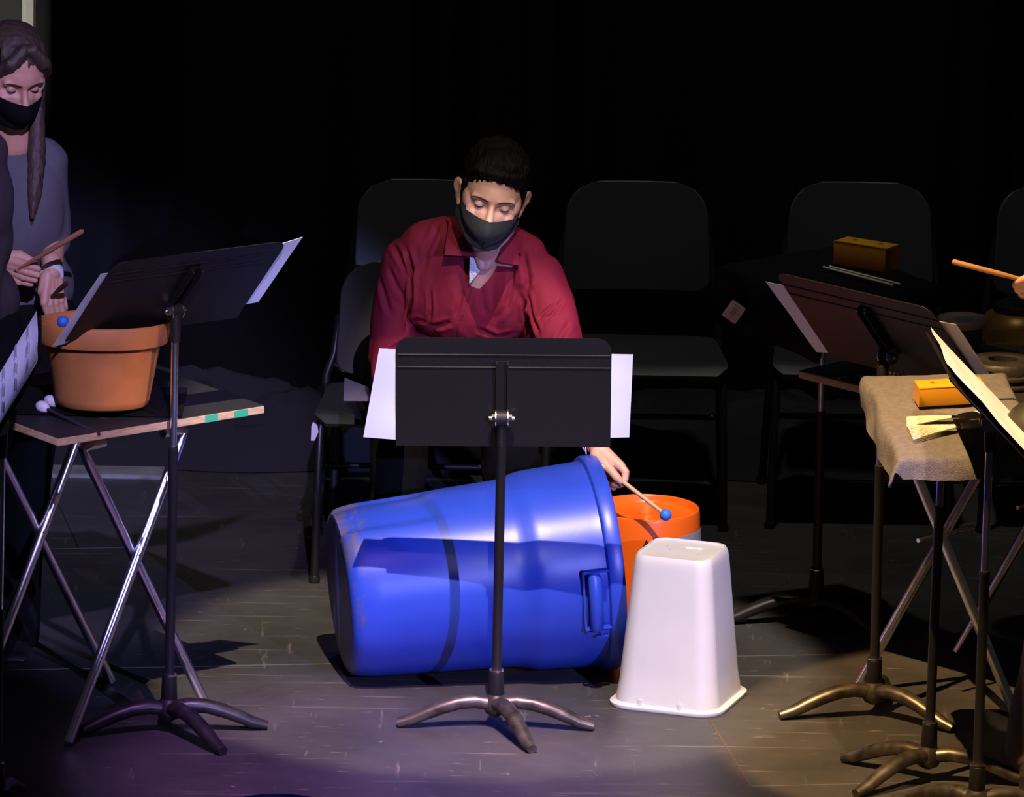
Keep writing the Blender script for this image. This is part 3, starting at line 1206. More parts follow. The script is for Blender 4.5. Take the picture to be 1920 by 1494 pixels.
nE = DE.to_3x3().col[2]
if nE.z < 0:
    nE = -nE
q0 = on_plane(DE, 1723, 764, 0.014)
q1 = on_plane(DE, 1846, 757, 0.014)
u_ = (q1-q0).normalized()
v_ = nE.cross(u_).normalized()
dd = 0.058
amber_box(q0+u_*(q1-q0).length/2+v_*dd/2, u_, v_, (q1-q0).length, dd, 0.046, 'bright amber cowbell lying on the grey towel', None)
hs = [(1800, 780), (1840, 793)]
for b_i, (hx, hy, tx, ty0, ty1, lab) in enumerate(((1836, 777, 1700, 783, 800, 'wire brush with its white grip nearer the bright amber cowbell'), (1841, 793, 1702, 800, 824, 'wire brush with its white grip nearer the towel hem'))):
    H_ = on_plane(DE, hx, hy, 0.022)
    t = thing('wire_brush', lab, 'wire brush', H_, 0, 'wire brushes fanned on the grey towel')
    T0, T1 = on_plane(DE, tx, ty0, 0.016), on_plane(DE, tx+10*b_i, ty1, 0.016)
    d = ((T0+T1)/2-H_).normalized()
    k = MB()
    k.cap(H_, H_+d*0.038, 0.0095, 0.008, 16)
    k.tube([H_+d*0.034, H_+d*0.05], [0.0085, 0.0065], 14)
    k.build('grip', M_wool if False else mat('white_rubber', (0.8, 0.76, 0.68), 0.5), t)
    for i in range(9):
        s = i/8
        e_ = T0.lerp(T1, s)
        st = H_+d*0.045
        k = MB()
        pts, rs = [], []
        for j in range(41):
            pts.append(st.lerp(e_, j/40)+nE*0.002*math.sin(j/40*3))
            rs.append(0.0019+0.0005*(j % 2))
        k.tube(pts, rs, 6)
        k.build('bristle', M_cane, t)

# olive gourd at the right edge on the towel stand
c = on_plane(DE, 1945, 800, 0.05)
k = MB()
k.ball(c, (0.075, 0.075, 0.062), None, 40, 24)
tag(k.build('gourd_shaker', M_olive, None), 'dark olive round shaker cut by the right edge beside the towel', 'shaker')


#@@CANS
# ------------------------------------------------------------------ blue barrel on its side
be = math.radians(11)
RB, RT, LB = 0.210, 0.266, 0.660
ta = math.atan2(RT-RB, LB)
ax = Vector((math.cos(be)*math.cos(ta), math.sin(be)*math.cos(ta), math.sin(ta)))
side = Vector((math.sin(be), -math.cos(be), 0))          # towards the audience
upv = ax.cross(side)
if upv.z < 0:
    upv = -upv
cb = at_z(633, 1267, 0)
cb = Vector((cb.x, cb.y, RB+0.001))
MC = frame(cb, side, -upv if side.cross(-upv).dot(ax) > 0 else upv, ax)
sgn_up = -1 if side.cross(-upv).dot(ax) > 0 else 1        # local y * sgn_up = up
def bin_wear(mt):
    nt = mt.node_tree
    b = nt.nodes['Principled BSDF']
    old = b.inputs['Base Color'].links[0].from_socket
    tc = nt.nodes.new('ShaderNodeTexCoord')
    sx = nt.nodes.new('ShaderNodeSeparateXYZ')
    nt.links.new(tc.outputs['Object'], sx.inputs[0])
    mr = nt.nodes.new('ShaderNodeMapRange')
    mr.inputs[1].default_value = 0.16
    mr.inputs[2].default_value = 0.0
    mr.inputs[3].default_value = 0.0
    mr.inputs[4].default_value = 0.29
    nt.links.new(sx.outputs['X'], mr.inputs[0])
    no_ = nt.nodes.new('ShaderNodeTexNoise')
    no_.inputs['Scale'].default_value = 16
    no_.inputs['Detail'].default_value = 9
    no_.inputs['Roughness'].default_value = 0.75
    mp = nt.nodes.new('ShaderNodeMapping')
    mp.inputs['Scale'].default_value = (2.2, 1, 0.7)
    nt.links.new(tc.outputs['Object'], mp.inputs[0])
    nt.links.new(mp.outputs[0], no_.inputs['Vector'])
    ad = nt.nodes.new('ShaderNodeMath')
    nt.links.new(no_.outputs['Fac'], ad.inputs[0])
    nt.links.new(mr.outputs[0], ad.inputs[1])
    rr = nt.nodes.new('ShaderNodeValToRGB')
    rr.color_ramp.elements[0].position = 0.68
    rr.color_ramp.elements[0].color = (0, 0, 0, 1)
    rr.color_ramp.elements[1].position = 0.80
    rr.color_ramp.elements[1].color = (0.75, 0.75, 0.75, 1)
    nt.links.new(ad.outputs[0], rr.inputs[0])
    mx = nt.nodes.new('ShaderNodeMixRGB')
    nt.links.new(rr.outputs[0], mx.inputs[0])
    nt.links.new(old, mx.inputs[1])
    mx.inputs[2].default_value = (0.11, 0.085, 0.10, 1)
    nt.links.new(mx.outputs[0], b.inputs['Base Color'])


bin_wear(M_bluebin)
barrel = thing('trash_barrel', 'large blue plastic trash barrel lying on its side', 'trash barrel', (cb.x, cb.y, 0))
k = MB()
prof = [(0.02, 0.004), (0.155, 0.004), (0.175, 0.0), (0.192, 0.003), (0.203, 0.012), (0.208, 0.026), (0.210, 0.040)]
for s in np.linspace(0.06, 0.40, 18):
    prof.append((0.2105+0.019*(s/0.40), s))
prof += [(0.2305, 0.415), (0.2320, 0.425), (0.2360, 0.440), (0.2410, 0.455), (0.2440, 0.468), (0.2450, 0.478)]
for s in np.linspace(0.50, 0.615, 8):
    prof.append((0.2455+0.007*((s-0.48)/0.14), s))
prof += [(0.2530, 0.622), (0.2625, 0.626), (0.2650, 0.632), (0.2660, 0.655), (0.2645, 0.662), (0.2595, 0.664), (0.2560, 0.660), (0.248, 0.62), (0.241, 0.50), (0.226, 0.42), (0.206, 0.05), (0.19, 0.02), (0.02, 0.014)]


def bfn(r, z, a):
    # shallow hand hold recesses moulded into the wall near the base, top and bottom
    if 0.01 < z < 0.30 and r > 0.195:
        for a0 in (math.pi/2*sgn_up+0.10, ):
            d = (a-a0+math.pi) % (2*math.pi)-math.pi
            wv = 1/(1+math.exp((abs(d)-0.42)*60))
            zz = 1/(1+math.exp((z-0.235)*140))
            r -= 0.011*wv*zz
    return r


k.lathe(prof, MC, 200, True, bfn)
k.build('body', M_bluebin, barrel)
# side handle near the mouth
k = MB()
ang = math.radians(4)*(-sgn_up)
Hd = MC @ Matrix.Rotation(ang, 4, 'Z')          # local x points out of the wall
def hb(c, s, b=0.004):
    k.box(c, s, Hd, b)
hb((0.257, 0, 0.560), (0.012, 0.150, 0.005), 0.002)
hb((0.257, 0.073, 0.590), (0.020, 0.006, 0.065), 0.002)
hb((0.257, -0.073, 0.590), (0.020, 0.006, 0.065), 0.002)
hp_ = k.build('handle', M_bluebin, barrel)
k = MB()
k.tube([Hd @ Vector((0.271, -0.070, 0.585)), Hd @ Vector((0.277, -0.060, 0.585)), Hd @ Vector((0.280, 0, 0.585)), Hd @ Vector((0.277, 0.060, 0.585)), Hd @ Vector((0.271, 0.070, 0.585))],
       [0.014, 0.017, 0.017, 0.017, 0.014], 14, flat=0.8)
k.build('grip_bar', M_bluebin, hp_)
k = MB()
for yy in (0.082, 0.095):
    hb((0.253, yy*(-sgn_up), 0.590+0.010*(yy > 0.09)), (0.014, 0.004, 0.05 if yy < 0.09 else 0.03), 0.001)
hb((0.253, 0.088*(-sgn_up), 0.60), (0.012, 0.016, 0.004), 0.001)
k.build('latch_tab', M_bluebin, barrel)

# ------------------------------------------------------------------ orange bucket upside down
c = at_z(1213, 950, 0.372)
c.z = 0
bucket = thing('plastic_bucket', 'orange plastic bucket standing upside down between barrel and wastebasket', 'bucket', c)
MBk = Matrix.Translation(c)
k = MB()
k.lathe([(0.146, 0.004), (0.150, 0.0), (0.153, 0.004), (0.153, 0.012), (0.148, 0.016), (0.146, 0.03), (0.150, 0.033), (0.150, 0.04), (0.145, 0.043), (0.1335, 0.30), (0.131, 0.362), (0.129, 0.370), (0.126, 0.372), (0.123, 0.369),
         (0.1215, 0.358), (0.118, 0.354), (0.10, 0.352), (0.026, 0.352), (0.024, 0.356), (0.018, 0.356), (0.016, 0.352), (0.002, 0.352), (0.002, 0.349), (0.118, 0.349), (0.139, 0.03)], MBk, 96)
k.build('shell', M_orange, bucket)
k = MB()
k.lathe([(0.1388, 0.205), (0.1392, 0.206), (0.1346, 0.325), (0.1342, 0.326)], MBk @ Matrix.Rotation(0, 4, 'Z'), 96, cap=False)
# band only on the side turned away to the right
bm = k.bm
kill = [f for f in bm.faces if not (f.calc_center_median().x-c.x > 0.085 and f.calc_center_median().y-c.y > -0.14)]
bmesh.ops.delete(bm, geom=kill, context='FACES')
k.build('grey_wrap', M_grey_tape, bucket)


def letters(txt, size, M, material, name, parent, ext=0.0005):
    cu = bpy.data.curves.new('txt', 'FONT')
    cu.body = txt
    cu.size = size
    cu.extrude = ext
    cu.align_x = 'CENTER'
    o = bpy.data.objects.new('tmp', cu)
    COL.objects.link(o)
    dg = bpy.context.evaluated_depsgraph_get()
    me = bpy.data.meshes.new_from_object(o.evaluated_get(dg))
    bpy.data.objects.remove(o)
    me.transform(M)
    return finish(me, name, material, parent, True, False)


for ch, pxx, pyy in (('A', 1212, 1022), ('I', 1225, 1019)):
    z_ = 0.303
    w0 = at_y(pxx, pyy, c.y-0.133)
    a_ = math.asin(max(-1, min(1, (w0.x-c.x)/0.1345)))
    nrm = Vector((math.sin(a_), -math.cos(a_), 0))
    ux = Vector((math.cos(a_), math.sin(a_), 0))
    letters(ch, 0.026, frame(Vector((c.x, c.y, w0.z-0.004))+nrm*0.1348, ux, Z, nrm), M_ink, 'letter', bucket)

# ------------------------------------------------------------------ white wastebasket upside down
cw = at_z(1272, 1309, 0)
yaw = math.radians(-19)
wb = thing('wastebasket', 'white plastic wastebasket standing upside down in front', 'wastebasket', cw)
Mw = Matrix.Translation(cw) @ Matrix.Rotation(yaw, 4, 'Z')
W0, D0_ = 0.262, 0.262
k = MB()
rings = []


def wring(s, z, rr=0.045, dz=None):
    out = []
    for (x, y) in rrect(W0*s, D0_*s, rr, 12):
        zz = z
        if dz:
            zz = z+dz*(math.cos(x/(W0*s/2)*math.pi)*0.5+0.5)*(1 if abs(y) > D0_*s*0.4 else 0.0)
        out.append(Mw @ Vector((x, y, zz)))
    return out


for s, z, rr in ((1.085, 0.010, 0.060), (1.10, 0.004, 0.062), (1.105, 0.0, 0.062), (1.095, 0.0, 0.062)):
    pass
rings = [wring(1.02, 0.004, 0.05), wring(1.09, 0.000, 0.06), wring(1.105, 0.003, 0.062), wring(1.10, 0.009, 0.06), wring(1.05, 0.010, 0.055), wring(1.0, 0.014, 0.052), wring(0.990, 0.03, 0.052)]
for q in np.linspace(0.06, 0.33, 12):
    rings.append(wring(0.99-0.235*(q/0.36), q, 0.052-0.012*q/0.36))
rings += [wring(0.763, 0.345, 0.04), wring(0.752, 0.357, 0.04), wring(0.735, 0.366, 0.038), wring(0.712, 0.372, 0.036), wring(0.700, 0.3745, 0.036), wring(0.690, 0.3745, 0.036), wring(0.684, 0.371, 0.036), wring(0.668, 0.3705, 0.034), wring(0.30, 0.3705, 0.02)]
k.ring_loft(rings)
k.build('shell', M_white_plastic, wb)
for sx in (-0.055, 0.045):
    k = MB()
    k.box((sx, -D0_/2*0.99-0.003, 0.018), (0.009, 0.008, 0.017), Mw, 0.0015)
    k.build('rim_tab', M_white_plastic, wb)
k = MB()
k.box((0.022, 0.030, 0.3712), (0.040, 0.013, 0.0006), Mw)
st = k.build('sticker', M_paper, wb)
k = MB()
k.box((0.024, 0.030, 0.3717), (0.016, 0.004, 0.0004), Mw)
k.build('sticker_print', M_faint, st)
for q in ((-0.03, 0.0), (-0.045, 0.03), (0.02, -0.02), (0.045, -0.012), (0.0, -0.045)):
    k = MB()
    k.lathe([(0.003, 0.3703), (0.004, 0.3712), (0.001, 0.3716)], Mw @ Matrix.Translation((q[0], q[1], 0)), 12)
    k.build('moulding_dot', M_white_plastic, wb)

# blue tub at the very front, only its top edge in the picture
c = at_z(525, 1487, 0.37)
c = Vector((c.x, c.y-0.125, 0))
k = MB()
k.lathe([(0.150, 0.0), (0.153, 0.004), (0.150, 0.016), (0.146, 0.03), (0.131, 0.355), (0.127, 0.368), (0.122, 0.370), (0.118, 0.362), (0.02, 0.362), (0.02, 0.355), (0.115, 0.355), (0.139, 0.03)], Matrix.Translation(c), 96)
tag(k.build('plastic_bucket', M_rope_blue, None), 'blue upturned bucket of which only the top edge shows at the bottom', 'bucket')


#@@PEOPLE
# ------------------------------------------------------------------ people
def rot3(pitch, roll, yaw):
    """pitch: face tips down, roll: crown leans to picture right, yaw: face turns to picture right (degrees)"""
    return (Matrix.Rotation(math.radians(yaw), 3, 'Z') @ Matrix.Rotation(math.radians(roll), 3, 'Y') @ Matrix.Rotation(math.radians(pitch), 3, 'X'))


def head_pieces(mb, H, R, s=1.0, ears=True):
    """head in local axes: -y face, z up, origin mid head at eye level"""
    def P(x, y, z):
        return H + R @ (Vector((x, y, z))*s)
    b = lambda c, r, M=None: mb.ball(P(*c), tuple(q*s for q in r) if isinstance(r, tuple) else r*s, R if M is None else R @ M, 32, 20)
    b((0, 0.012, 0.042), (0.074, 0.094, 0.082))            # cranium
    b((0, -0.010, 0.020), (0.070, 0.080, 0.070))           # forehead mass
    b((0, -0.022, -0.030), (0.060, 0.066, 0.072))          # face
    b((0, -0.030, -0.078), (0.044, 0.050, 0.036))          # jaw
    mb.cap(P(-0.012, -0.066, -0.103), P(0.012, -0.066, -0.103), 0.017*s, 0.017*s)
    for sx in (-1, 1):
        mb.cap(P(sx*0.056, 0.002, -0.060), P(sx*0.024, -0.052, -0.098), 0.020*s, 0.018*s)   # jaw line
        b((sx*0.042, -0.055, -0.028), (0.020, 0.020, 0.018))  # cheekbone
        mb.cap(P(sx*0.012, -0.082, 0.021), P(sx*0.046, -0.067, 0.019), 0.0085*s, 0.010*s)  # brow ridge
        b((sx*0.010, -0.100, -0.040), (0.008, 0.010, 0.007))  # nostril wings
        if ears:
            E_ = Matrix.Rotation(math.radians(-sx*28), 3, 'Z') @ Matrix.Rotation(math.radians(-12), 3, 'X')
            b((sx*0.081, 0.014, -0.008), (0.005, 0.017, 0.031), E_)
            b((sx*0.087, 0.016, 0.006), (0.0060, 0.020, 0.021), E_)
            b((sx*0.077, 0.006, -0.032), (0.005, 0.009, 0.012), E_)
    for sx in (-1, 1):
        b((sx*0.058, -0.022, -0.002), (0.016, 0.036, 0.030))
    mb.cap(P(0, -0.083, 0.006), P(0, -0.106, -0.034), 0.0075*s, 0.0105*s)   # nose
    mb.cap(P(0, -0.106, -0.034), P(0, -0.100, -0.042), 0.0105*s, 0.009*s)
    mb.cap(P(-0.014, -0.086, -0.066), P(0.014, -0.086, -0.066), 0.0085*s, 0.0085*s)      # lips
    mb.cap(P(-0.011, -0.083, -0.077), P(0.011, -0.083, -0.077), 0.009*s, 0.009*s)
    return P


def carve_head(me, H, R, s=1.0):
    """eye sockets and ear hollows pressed into the remeshed head"""
    co, no = get_co(me)
    L = (co-np.array(H)) @ np.array(R) / s
    for sx in (-1, 1):
        d = np.sqrt(((L[:, 0]-sx*0.031)/0.020)**2+((L[:, 2]-0.0005)/0.0125)**2)
        wgt = np.exp(-d**2)*(L[:, 1] < -0.04)
        L[:, 1] += 0.0125*wgt
        # inner corner beside the nose
        d = np.sqrt(((L[:, 0]-sx*0.016)/0.008)**2+((L[:, 2]-0.000)/0.012)**2)
        L[:, 1] += 0.006*np.exp(-d**2)*(L[:, 1] < -0.04)
        # ear bowl
        d = np.sqrt(((L[:, 1]-0.010)/0.010)**2+((L[:, 2]-0.002)/0.014)**2)
        L[:, 0] -= sx*0.006*np.exp(-d**2)*((sx*L[:, 0]) > 0.076)
    co2 = (L*s) @ np.array(R).T + np.array(H)
    set_co(me, co2)


def face_parts(body, H, R, s, look=0.0, lid=0.42, brow_mat=M_brow, skin=M_skin):
    def P(x, y, z):
        return H + R @ (Vector((x, y, z))*s)
    for sx in (-1, 1):
        c = (sx*0.031, -0.0640, 0.000)
        k = MB()
        k.ball(P(*c), 0.0118*s, R, 28, 20)
        k.build('eyeball', M_eye, body)
        k = MB()
        dv = Vector((look, -0.93, -0.36)).normalized()
        k.ball(P(c[0]+dv.x*0.0068, c[1]+dv.y*0.0068, c[2]+dv.z*0.0068), 0.0062*s, R, 20, 14)
        k.build('iris', M_iris, body)
        # upper lid, most of the way down, lower lid
        for nm, e0, e1 in (('eyelid', 75, 2-lid*30), ('eyelid', -80, -40)):
            k = MB()
            g = []
            for i in range(13):
                el = math.radians(e0+(e1-e0)*i/12)
                row = []
                for j in range(21):
                    az = math.radians(-82+164*j/20)
                    # the lid edge rises toward the corners
                    ee = el+math.radians(16)*(abs(j-10)/10)**2*(i/12)*(1 if nm == 'eyelid' and e0 > 0 else 0.6)
                    r_ = 0.0130
                    row.append(P(c[0]+r_*math.sin(az)*math.cos(ee), c[1]-r_*math.cos(az)*math.cos(ee), c[2]+r_*math.sin(ee)))
                g.append(row)
            k.sheet(g, 0.0010*s)
            k.build('eyelid', skin, body)
            if e0 > 0:
                k = MB()
                pts, rs = [], []
                for j in range(3, 19):
                    az = math.radians(-82+164*j/20)
                    ee = math.radians(e1)+math.radians(16)*(abs(j-10)/10)**2
                    r_ = 0.0136
                    pts.append(P(c[0]+r_*math.sin(az)*math.cos(ee), c[1]-r_*math.cos(az)*math.cos(ee)-0.0006, c[2]+r_*math.sin(ee)-0.0006))
                    rs.append((0.0007+0.0006*math.sin((j-3)/15*math.pi))*s)
                k.tube(pts, rs, 8)
                k.build('eyelash', M_lash, body)


def ray_head(bv, H, R, s, x, z):
    """front surface of the head at local x, z"""
    o = H + R @ (Vector((x, -0.3, z))*s)
    hit = bv.ray_cast(o, R @ Vector((0, 1, 0)))
    if hit[0] is None:
        return o + R @ Vector((0, 0.25, 0))
    return hit[0]


def brows(body, bv, H, R, s, material, thick=1.0):
    for sx in (-1, 1):
        g = []
        n = 16
        for i in range(n+1):
            t = i/n
            x = sx*(0.012+0.040*t)
            zc = 0.0165+0.0055*math.sin(t*2.2)-0.002*t
            hw = (0.0032*(1-t)**0.5+0.0009)*thick*min(1, t*6+0.4)
            row = []
            for q in (-1, -0.5, 0, 0.5, 1):
                p = ray_head(bv, H, R, s, x, zc+hw*q)
                row.append(p + R @ Vector((0, -0.0012*(1-q*q)-0.0002, 0)))
            g.append(row)
        k = MB()
        k.sheet(g, 0.0006)
        k.build('eyebrow', material, body)


def mask_mesh(H, R, s, bv, top=-0.024, chin=-0.122):
    """cloth face mask: over the nose, cheeks and under the chin"""
    g = []
    nu, nv = 44, 26
    for i in range(nv+1):
        v = i/nv
        row = []
        for j in range(nu+1):
            u = -1+2*j/nu
            au = abs(u)
            # centre line profile
            cz = top+(chin-top)*v
            cy = -0.1120 - 0.017*math.sin(math.pi*min(1, v*1.25))**1.0 + 0.058*v**2.6
            # side line at the jaw just before the ear
            sz = -0.012-0.052*v
            sy = -0.004+0.006*v
            sxw = 0.0765-0.010*v
            # blend round the face
            t = au**1.35
            x = math.copysign(sxw*math.sin(au*math.pi/2)**0.95, u) if au > 0 else 0
            y = cy*(1-t)+sy*t
            y = min(y, y)
            zt = au**(2.8-1.2*v)
            z = cz*(1-zt)+sz*zt
            # tent: pointed centre seam
            y -= 0.004*math.exp(-(u/0.05)**2)*(1-v)
            x *= 1-0.34*v**2*(1-au**3)
            row.append(Vector((x, y, z)))
        g.append(row)
    out = []
    for row in g:
        r2 = []
        for q in row:
            p = H + R @ (q*s)
            # stay outside the skin
            c = H + R @ (Vector((0, 0.0, q.z))*s)
            d = (p-c)
            L = d.length
            hit = bv.ray_cast(c+d.normalized()*0.25, -d.normalized())
            if hit[0] is not None:
                m_ = (hit[0]-c).length+0.0028
                if L < m_:
                    p = c+d.normalized()*m_
            r2.append(p)
        out.append(r2)
    # relax a little
    for it in range(3):
        new = [list(r) for r in out]
        for i in range(1, nv):
            for j in range(1, nu):
                a = (out[i-1][j]+out[i+1][j]+out[i][j-1]+out[i][j+1])/4
                new[i][j] = out[i][j].lerp(a, 0.5)
        out = new
    return out


def smooth_path(pts, n=6):
    """Catmull-Rom through (Vector, r) points"""
    out = []
    P = [pts[0]]+list(pts)+[pts[-1]]
    for i in range(1, len(P)-2):
        for k in range(n):
            t = k/n
            def cr(a, b, c, d):
                return 0.5*((2*b)+(c-a)*t+(2*a-5*b+4*c-d)*t*t+(-a+3*b-3*c+d)*t**3)
            out.append((cr(P[i-1][0], P[i][0], P[i+1][0], P[i+2][0]), cr(P[i-1][1], P[i][1], P[i+1][1], P[i+2][1])))
    out.append(pts[-1])
    return out


def PX(px, py, Yd, r):
    return (at_y(px, py, Yd), r)


def folds(me, lines):
    """press cloth creases: each (p0, p1, depth, width) in world space, depth > 0 goes in"""
    co, no = get_co(me)
    disp = np.zeros(len(co))
    for (p0, p1, dep, wid) in lines:
        a, b = np.array(p0), np.array(p1)
        ab = b-a
        t = np.clip(((co-a) @ ab)/(ab @ ab), 0, 1)
        d = np.linalg.norm(co-(a+t[:, None]*ab), axis=1)
        fade = np.minimum(1, np.minimum(t, 1-t)/0.25+0.15)
        disp -= dep*np.exp(-(d/wid)**2)*fade
        disp += dep*0.55*np.exp(-((d-2.1*wid)/(wid*1.1))**2)*fade
    set_co(me, co+no*disp[:, None])


def wrinkle(me, amp, scale, stretch=(1, 1, 0.35), seed=0.0):
    co, no = get_co(me)
    d = np.array([noise.noise(Vector((c[0]*scale*stretch[0]+seed, c[1]*scale*stretch[1], c[2]*scale*stretch[2]))) +
                  0.5*noise.noise(Vector((c[0]*scale*2.3*stretch[0]+seed, c[1]*scale*2.3*stretch[1], c[2]*scale*2.3*stretch[2]))) for c in co])
    set_co(me, co+no*(amp*d)[:, None])


# ============================================================ the man in burgundy
def build_man():
    RH = rot3(9, 11, 2)
    eye = at_y(922, 390, 0.72)
    H = eye - RH @ Vector((0, -0.080, 0.0))
    pelvis = at_y(800, 760, 1.42)
    pelvis.z = 0.55
    root = thing('person', 'seated person in a burgundy shirt and black mask striking a bucket with a mallet', 'person', (pelvis.x, pelvis.y, 0))
    # ---- body
    NB = PX(912, 452, 0.92, 0.056)
    nbp = NB[0]
    mb = MB()
    head_pieces(mb, H, RH)
    neck_top = H + RH @ Vector((0, 0.020, -0.055))
    mb.chain([(neck_top, 0.056), (neck_top.lerp(nbp, 0.6), 0.057), (nbp, 0.066)], 24)
    mb.cap(H + RH @ Vector((0, -0.028, -0.085)), nbp+Vector((0.0, -0.045, -0.02)), 0.030, 0.034)
    # upper chest that shows in the open collar
    ch = at_y(905, 530, 0.93)
    mb.ball(ch+Vector((0, 0.055, 0)), (0.12, 0.070, 0.125), None, 32, 20)
    mb.cap(at_y(908, 490, 0.880), at_y(893, 530, 0.893), 0.034, 0.028)
    # clavicle and throat muscles
    mb.cap(at_y(880, 425, 0.86), at_y(903, 500, 0.845), 0.014, 0.010)
    mb.cap(at_y(955, 430, 0.86), at_y(912, 500, 0.845), 0.014, 0.010)
    me_head = remeshed(mb, 0.0026, 5, 0.5)
    carve_head(me_head, H, RH)
    # torso, limbs under the clothes
    mb = MB()
    SL, SR = at_y(765, 490, 1.00), at_y(1010, 520, 0.90)
    EL, ER = at_y(733, 645, 1.02), at_y(1062, 660, 0.80)
    WL, WR = at_y(736, 722, 0.88), at_y(1116, 828, 0.612)
    belly = at_y(865, 660, 1.12)
    mb.ball(ch+Vector((0, 0.06, 0)), (0.11, 0.06, 0.12), None, 24, 16)
    mb.chain([(at_y(895, 560, 1.0), 0.10), (belly, 0.10), (pelvis, 0.12)])
    mb.chain([(SL, 0.05), (nbp+Vector((0, 0.03, -0.03)), 0.05), (SR, 0.05)])
    mb.chain([(SL, 0.048), (EL, 0.038), (WL, 0.026)])
    mb.chain([(SR, 0.048), (ER, 0.038), (WR, 0.0265)])
    K1, K2 = Vector((-0.25, 0.93, 0.50)), Vector((0.02, 0.90, 0.50))
    A1, A2 = Vector((-0.27, 0.98, 0.09)), Vector((0.05, 0.99, 0.09))
    hips = [pelvis+Vector((-0.09, 0.02, -0.01)), pelvis+Vector((0.09, 0.0, -0.01))]
    for h_, kn, an in ((hips[0], K1, A1), (hips[1], K2, A2)):
        mb.chain([(h_, 0.085), (kn, 0.055), (kn.lerp(an, 0.35), 0.052), (an, 0.036), (an+Vector((0, -0.13, -0.055)), 0.028)])
    # right hand resting on the thigh, behind the paper
    hw = WL
    mb.chain([(hw, 0.026), (hw+Vector((0.01, -0.06, -0.035)), 0.028)])
    for q in range(4):
        b0 = hw+Vector((-0.022+0.017*q, -0.075, -0.045))
        mb.chain([(b0, 0.010), (b0+Vector((0.002, -0.035, -0.02)), 0.009), (b0+Vector((0.002, -0.055, -0.045)), 0.008)])
    mb.chain([(hw+Vector((0.03, -0.03, -0.02)), 0.012), (hw+Vector((0.045, -0.07, -0.045)), 0.010)])
    me_body = remeshed(mb, 0.006, 4)
    # ---- left hand closed on the mallet
    mb = MB()
    mb.chain([(ER.lerp(WR, 0.55), 0.031), (WR, 0.0255), PX(1122, 842, 0.605, 0.0235)], 20)
    palm = [PX(1122, 842, 0.605, 0.0225)]
    idx0 = PX(1163, 874, 0.565, 0.0118)
    mid0 = PX(1156, 880, 0.587, 0.0125)
    rng0 = PX(1147, 884, 0.607, 0.0125)
    pky0 = PX(1138, 885, 0.625, 0.0115)
    for kn in (idx0, mid0, rng0, pky0):
        mb.cap(palm[0][0], kn[0], 0.022, kn[1]*1.12, 16)
    mb.cap(at_y(1128, 854, 0.606), at_y(1150, 876, 0.590), 0.024, 0.020, 16)
    # index: knuckle, middle joint, tip on the stick
    mb.chain([idx0, PX(1173, 885, 0.553, 0.0098), PX(1172, 899, 0.545, 0.0086), PX(1166, 908, 0.548, 0.0078)], 14)
    mb.chain([PX(1118, 852, 0.587, 0.016), PX(1133, 868, 0.565, 0.0150), PX(1147, 884, 0.543, 0.0112), PX(1157, 896, 0.535, 0.0105), PX(1163, 902, 0.534, 0.0090)], 14)
    mb.chain([mid0, PX(1167, 896, 0.577, 0.0092), PX(1162, 909, 0.565, 0.0084), PX(1150, 908, 0.555, 0.0078)], 14)
    mb.chain([rng0, PX(1157, 903, 0.601, 0.0090), PX(1150, 914, 0.585, 0.0082), PX(1140, 908, 0.569, 0.0076)], 14)
    mb.chain([pky0, PX(1146, 903, 0.620, 0.0080), PX(1139, 911, 0.605, 0.0074), PX(1131, 904, 0.589, 0.0068)], 14)
    me_hand = remeshed(mb, 0.0014, 3, 0.5)
    me = join_meshes([me_head, me_body, me_hand])
    body = finish(me, 'body', M_skin, root, True, True, angle=180)
    # face details
    bvm = bmesh.new()
    bvm.from_mesh(me_head)
    bv = BVHTree.FromBMesh(bvm)
    face_parts(body, H, RH, 1.0)
    brows(body, bv, H, RH, 1.0, M_brow, 0.78)
    # mask with ear loops and a centre seam
    k = MB()
    g = mask_mesh(H, RH, 1.0, bv)
    k.sheet(g, 0.0012)
    mk = k.build('face_mask', M_mask, root)
    k = MB()
    k.tube([g[i][22]+(RH @ Vector((0, -0.0012, 0))) for i in range(0, 27)], 0.0010, 6)
    k.build('seam', M_mask, mk)
    for sx, j in ((-1, 0), (1, 44)):
        P = lambda x, y, z: H + RH @ Vector((x, y, z))
        k = MB()
        k.tube([g[1][j], P(sx*0.0775, 0.0, 0.012), P(sx*0.0775, 0.006, 0.026), P(sx*0.080, 0.022, 0.030), P(sx*0.080, 0.034, 0.010), P(sx*0.077, 0.026, -0.026), g[24][j]], 0.0019, 8)
        k.build('ear_loop', M_mask, mk)
    # ---- hair
    mb = MB()
    P = lambda x, y, z: H + RH @ Vector((x, y, z))
    mb.ball(P(0, 0.020, 0.062), (0.083, 0.097, 0.083), RH, 40, 26)
    mb.ball(P(0.010, -0.030, 0.098), (0.066, 0.056, 0.042), RH, 32, 20)
    mb.ball(P(-0.028, -0.040, 0.088), (0.040, 0.040, 0.030), RH, 24, 16)
    for sx in (-1, 1):
        mb.ball(P(sx*0.062, 0.012, 0.028), (0.018, 0.045, 0.045), RH, 24, 16)
        mb.cap(P(sx*0.0735, -0.018, 0.035), P(sx*0.0735, -0.010, -0.008), 0.008, 0.0045)
    # fringe locks
    rnd = random.Random(4)
    for i in range(26):
        x = -0.062+0.124*i/25
        zb = 0.078-0.006*(i/25)+0.006*math.sin(i*1.3)-0.018*max(0, x/0.06)**2+0.004*rnd.random()
        top_ = P(x*0.8+0.01, -0.050, 0.108)
        tip = P(x*1.02+0.006*math.sin(i*2.1), -0.086+0.026*(abs(x)/0.06)**2, zb)
        mid = P(x*0.95, -0.083+0.02*(abs(x)/0.06)**2, 0.088)
        mb.chain([(top_, 0.013), (mid, 0.0105), (tip, 0.0032)], 10)
    me_h = remeshed(mb, 0.0028, 2)
